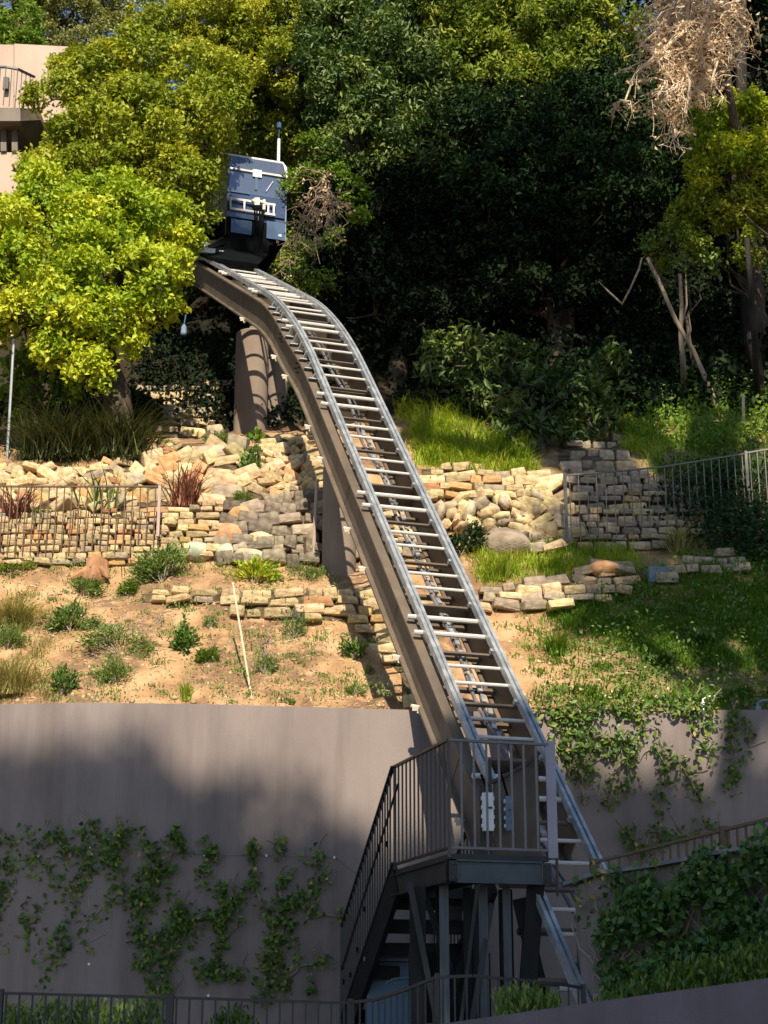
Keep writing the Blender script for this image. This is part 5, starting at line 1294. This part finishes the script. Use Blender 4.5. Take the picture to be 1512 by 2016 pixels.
vine('climbing vine fanning out above the left end of the black fence', YL, [([(85,1965),(90,1920),(75,1870),(60,1830),(40,1770)],.35,9),([(90,1920),(120,1860),(140,1800),(150,1750),(135,1710)],.5,10),
   ([(95,1930),(140,1850),(180,1810),(220,1770),(260,1740)],.35,9),([(60,1830),(75,1800),(65,1770)],1.0,9),([(150,1750),(170,1700),(160,1660),(165,1625)],.6,8),([(110,1650),(130,1670),(135,1700)],.9,10),([(60,1690),(80,1660),(100,1640),(140,1650)],.8,10),([(125,1870),(120,1840)],.9,8),([(170,1860),(185,1882)],.5,5)])
vine('thick leafy vine left of centre climbing the curved wall', YL, [([(300,1960),(290,1900),(275,1850),(280,1800),(270,1760)],.5,9),([(310,1960),(320,1900),(350,1850),(370,1800)],.4,9),
   ([(270,1760),(300,1740),(310,1700),(290,1660),(280,1640)],1.1,11),([(240,1770),(290,1780),(310,1760)],1.0,10),([(200,1650),(225,1670),(245,1640),(250,1630)],1.2,10),([(180,1620),(190,1650)],.7,7),([(205,1680),(235,1700),(240,1730)],.8,10),([(190,1720),(180,1700),(160,1710)],.7,9),([(260,1830),(275,1840),(285,1870)],.9,9),
   ([(290,1720),(330,1710),(350,1720)],.8,9),([(340,1770),(350,1800),(330,1840),(320,1850)],1.1,10),([(350,1790),(375,1830),(380,1860)],1.1,10),([(300,1860),(330,1880),(320,1900)],1.0,10),([(380,1810),(410,1800),(430,1820)],.8,8),([(265,1900),(300,1910)],.5,8),([(330,1940),(345,1945)],.8,6)])
vine('sparse vine with hanging tufts in the middle of the curved wall', YL, [([(395,1920),(430,1890),(435,1840),(440,1790),(460,1760)],.4,7),([(385,1910),(400,1920),(420,1900)],1.1,9),([(440,1915),(470,1920),(475,1905)],.9,8),([(435,1800),(440,1850),(435,1880)],1.0,7),
   ([(450,1790),(430,1750),(440,1735)],.7,8),([(460,1780),(480,1750),(475,1740)],.8,9),([(445,1810),(480,1805)],.6,7),([(345,1640),(350,1660),(375,1680)],.9,7),([(405,1660),(415,1680),(430,1700)],1.0,8),([(405,1700),(395,1730),(385,1750)],.6,8)])
vine('climbing vine rising in a tall plume left of the staircase', YL, [([(515,1975),(520,1930),(530,1870),(540,1810),(550,1790),(600,1760),(630,1740),(645,1700)],.55,9),([(525,1900),(550,1860),(560,1820),(555,1790)],1.2,12),([(560,1790),(600,1770),(620,1790)],1.0,11),([(530,1810),(505,1760),(500,1720),(495,1680),(500,1660)],.4,6),([(495,1660),(500,1690)],1.0,6),([(548,1665),(560,1695)],1.0,6),([(555,1780),(550,1740),(580,1715)],.5,7),([(600,1700),(620,1700),(625,1670)],.6,6),
   ([(540,1890),(560,1940),(530,1960)],.8,10),([(560,1930),(600,1900),(640,1900),(660,1905)],.12,6),([(600,1810),(640,1800),(670,1805),(690,1800)],.1,5),([(672,1800),(686,1808)],1.2,6),([(580,1880),(590,1885)],.6,7),([(632,1890),(640,1895)],.9,7),([(610,1945),(618,1950)],.7,6)])
YR = lambda px: 18.0 + min(.35, (px-828)/500)
vine('vine draped thickly over the right wall top next to the track', YR, [([(1065,1395),(1110,1405),(1150,1400),(1190,1395)],1.2,12),([(1110,1410),(1120,1450),(1130,1500),(1140,1550)],1.1,15),([(1140,1410),(1160,1460),(1150,1520)],1.2,15),([(1100,1440),(1110,1490)],.9,10),([(1170,1450),(1200,1460),(1205,1500)],.8,10),([(1148,1560),(1150,1585)],.3,5)])
vine('trailing vine strands hanging mid-way along the right wall', YR, [([(1190,1395),(1240,1398),(1290,1390)],1.1,11),([(1210,1470),(1240,1450),(1235,1500),(1240,1560)],.7,9),([(1205,1530),(1200,1590)],.6,7),([(1260,1410),(1265,1440),(1275,1450)],.9,9),([(1250,1470),(1258,1500)],.7,8),([(1300,1460),(1315,1510),(1305,1560),(1300,1600)],.8,10),([(1330,1490),(1350,1520),(1385,1580)],.5,8)])
vine('twin leafy vine strands hanging near the right end of the wall', YR, [([(1290,1392),(1360,1385),(1400,1385)],1.2,12),([(1390,1395),(1395,1440),(1390,1480),(1400,1490)],1.0,13),([(1355,1400),(1370,1450)],.5,8),([(1445,1400),(1440,1450),(1450,1500),(1440,1540),(1450,1565)],.8,8),([(1470,1420),(1475,1470)],.5,7),([(1300,1600),(1300,1620),(1298,1650)],.3,4)])
vine('small ivy tufts sprouting behind the tan railing', YR, [([(1235,1640),(1250,1660),(1255,1680)],1.1,8),([(1270,1680),(1300,1650),(1305,1620)],1.1,11),([(1345,1640),(1360,1650)],.9,8),([(1385,1630),(1420,1630)],.9,8)])
def YS_(px): return float(np.interp(px, [q[0] for q in SW], [q[2] for q in SW])) - .02
rl = random.Random(11)
def scatter_ivy(label, poly, n, size=.085, k=9, cut=None):
    q = in_poly(poly, n)
    dn = np.sin(q[:, 0]*.031+q[:, 1]*.012)*np.sin(q[:, 1]*.037-q[:, 0]*.009) + .5*np.sin(q[:, 0]*.08)*np.sin(q[:, 1]*.07)
    q = q[(dn > -.22)]
    c = np.array([tuple(P(x, y, YS_(x) - .03 - .30*random.random()**1.5)) for x, y in q])
    c = np.repeat(c, k, 0) + rng.normal(size=(len(c)*k, 3))*.05
    e = empty('ivy', P(poly[0][0], poly[0][1], YS_(poly[0][0])), label, 'ivy')
    V, T_, R = leaves(c, size, .65, .25, norm=np.tile([[0, -1., .4]], (len(c), 1))); new_obj('leaves', tri_mesh('leaves', V, T_, R), M['lf_ivy'], e)
    kk = rng.integers(0, len(c), 16); V, T_, R = leaves(c[kk] - np.array([0, .12, 0]), .06, .7, .1); new_obj('yellow_leaf', tri_mesh('yellow_leaf', V, T_, R), M['lf_yellow'], e)['kind'] = 'stuff'
    mb = MB()
    for i in range(14):
        x = rl.uniform(poly[0][0]+20, 1500); y = 1930; pts = []
        for j in range(9): pts.append(P(x, y, YS_(x) - .03)); x += rl.uniform(-22, 22); y -= rl.uniform(15, 28)
        mb.tube(pts, .008, 4, False)
    mb.build('stems', M['stem'], e)['kind'] = 'stuff'
scatter_ivy('dense blue-green ivy covering the wall under the tan railing', [(1160,1745),(1290,1712),(1380,1680),(1512,1645),(1620,1650),(1620,1960),(1240,1960),(1200,1960),(1185,1850)], 1500, .066)
scatter_ivy('thin sprigs of ivy at the top corner of the side wall next to the track', [(1140,1720),(1200,1730),(1185,1800),(1150,1810)], 26, .07, 7)
def planter(label, poly, Y, n, mat, size):
    q = in_poly(poly, n); c = np.array([tuple(P(x, y, Y + random.uniform(-.15, .15))) for x, y in q])
    c = np.repeat(c, 8, 0) + rng.normal(size=(len(c)*8, 3))*.04
    b = P(poly[0][0], poly[0][1], Y); b.z = .9; e = empty('shrub', b, label, 'shrub')
    V, T_, R = leaves(c, size, .35, .6, axis=np.tile([[0, -.3, 1.]], (len(c), 1))); new_obj('foliage', tri_mesh('foliage', V, T_, R), M[mat], e)
    mb = MB()
    for i in range(5):
        x = poly[0][0] + (poly[-1][0]-poly[0][0])*i/5; t = P(x, poly[0][1]-8, Y); mb.tube([Vector((t.x, t.y, .9)), t], .01, 4, False)
    mb.build('stems', M['stem'], e)['kind'] = 'stuff'
planter('light green bush behind the front wall under the platform legs', [(985,1990),(1000,1962),(1040,1948),(1080,1970),(1100,1992)], 11.6, 90, 'lf_sage', .06)
planter('light green low hedge along the foot of the ivy wall', [(1170,1965),(1260,1930),(1400,1890),(1530,1860),(1530,1925),(1300,1955),(1180,1975)], 12.0, 190, 'lf_vine', .06)
planter('mixed yellow-green planting behind the black fence at bottom left', [(0,1990),(60,1975),(300,1975),(330,2030),(0,2030)], 14.6, 160, 'lf_sage', .07)
planter('small green plant behind the black fence near the staircase', [(430,2000),(470,1990),(500,2030),(420,2030)], 14.6, 40, 'lf_vine', .07)

# ------------------------------------------------------------------ unseen trees added behind and beside the viewer, crowns shaped to cast shade
def shade_blob(px, py, Yq, r, Yc):
    Qp = P(px, py, Yq); k = (Yq - Yc) / (-D.y)
    c = Qp + D * k
    return (c.x, c.y, c.z, r)
def gz(p): return Vector((p[0], p[1], 0))
low = []
edge = [(x, 1545 + .30*max(x, 0) + 14*sin(x*.02), .52) for x in range(-120, 720, 52)]
for px, py, r in edge + [(-150,1760,1.2),(0,1780,1.2),(130,1810,1.2),(260,1860,1.2),(400,1890,1.1),(520,1960,1.2),(660,1930,.9),(60,1680,.6),(200,1720,.6),(340,1760,.6),(470,1800,.6),(600,1850,.6)]:
    low.append(shade_blob(px, py, 18.0, r, -13))
tree('tall tree behind the viewer, left one of the row', low, 'lf_dark', .22, .8, 6, base=Vector((low[0][0] + 2, -14, 0)), trunk_r=.35, offframe=True, spread=.2, name='shade_tree', twigs=False)
low = []
for px, py, r in [(720,1960,1.1),(800,1820,1.1),(920,1760,1.2),(1040,1700,1.2),(1160,1700,1.2),(1300,1700,1.2),(1430,1650,1.3),(850,1640,.7),(960,1600,.9),(1080,1560,.9),(1200,1540,1.),(1330,1520,1.),(1470,1480,1.1),(1100,1470,.6),(1230,1430,.7),(1370,1410,.7),(760,1740,.6),(1560,1600,1.3),(900,1920,1.3),(1100,1880,1.4),(1300,1860,1.4),(1480,1820,1.4)]:
    low.append(shade_blob(px, py, 17.0, r, -8))
tree('tall tree behind the viewer, middle one of the row', low, 'lf_dark', .22, .8, 6, base=Vector((low[8][0], -9, 0)), trunk_r=.35, offframe=True, spread=.2, name='shade_tree', twigs=False)
low = [shade_blob(px, py, Yq, 1.0, -9) for px, py, Yq in [(-60,1980,13.4),(150,1990,13.4),(350,1990,13.5),(520,2000,13.6),(700,1990,13.6),(860,1970,13.2),(1020,1980,13),(1160,1970,13),(1300,1980,10),(1500,1960,9.5),(1100,2010,10),(1400,2000,9),(900,1800,15),(1080,1800,15),(1250,1800,13.8),(1400,1760,13),(1500,1720,12.8),(960,1560,15),(1060,1500,15.5),(780,1640,16),(740,1800,16.5)]]
tree('low broad tree behind the viewer shading the fences at the bottom', low, 'lf_dark', .22, .8, 6, base=Vector((3.0, -10, 0)), trunk_r=.3, offframe=True, spread=.2, name='shade_tree', twigs=False)
low = []
for px, py, r in [(1180,1340,.6),(1290,1320,.8),(1430,1320,.8),(1230,1220,.6),(1350,1190,.7),(1500,1200,.8),(1310,1060,.6),(1430,1020,.7),(1200,1090,.5),(1240,990,.7),(1370,960,.7),(1500,930,.9),(1110,1180,.35),(1130,1000,.35),(1150,880,.6),(1400,880,.4)]:
    low.append(shade_blob(px, py, 22.5, r, 1.0))
tree('very tall slender tree beside the viewer shading the right slope', low, 'lf_dark', .28, .6, 6, base=Vector((8.5, -1.5, 0)), trunk_r=.4, offframe=True, spread=.2, name='shade_tree', twigs=False)
low = []
for px, py, r in [(740,620,.4),(840,560,.7),(980,550,.6),(1100,530,.6),(740,520,.9),(860,480,1.0),(980,480,1.),(1100,460,1.),(1200,560,.8),(760,360,.8),(880,340,1.),(1000,330,1.),(1120,320,1.),(1230,380,.9),(680,620,.4),(1280,600,.5),(1320,590,.5),(1400,680,.5),(560,600,.42),(620,640,.42),(700,720,.4),(1450,590,.6),(1490,690,.6),(1430,520,.4),(470,380,.4),(500,460,.4),(520,400,.5)]:
    low.append(shade_blob(px, py, 29.5, r, 12.0))
tree('towering eucalyptus off to the right whose canopy arches over the slope', low, 'lf_dark', .24, .40, 6, base=Vector((7.5, 11.5, .9)), trunk_r=.4, offframe=True, spread=.2, name='shade_canopy', twigs=False)  # unseen canopy added only for the shade it casts
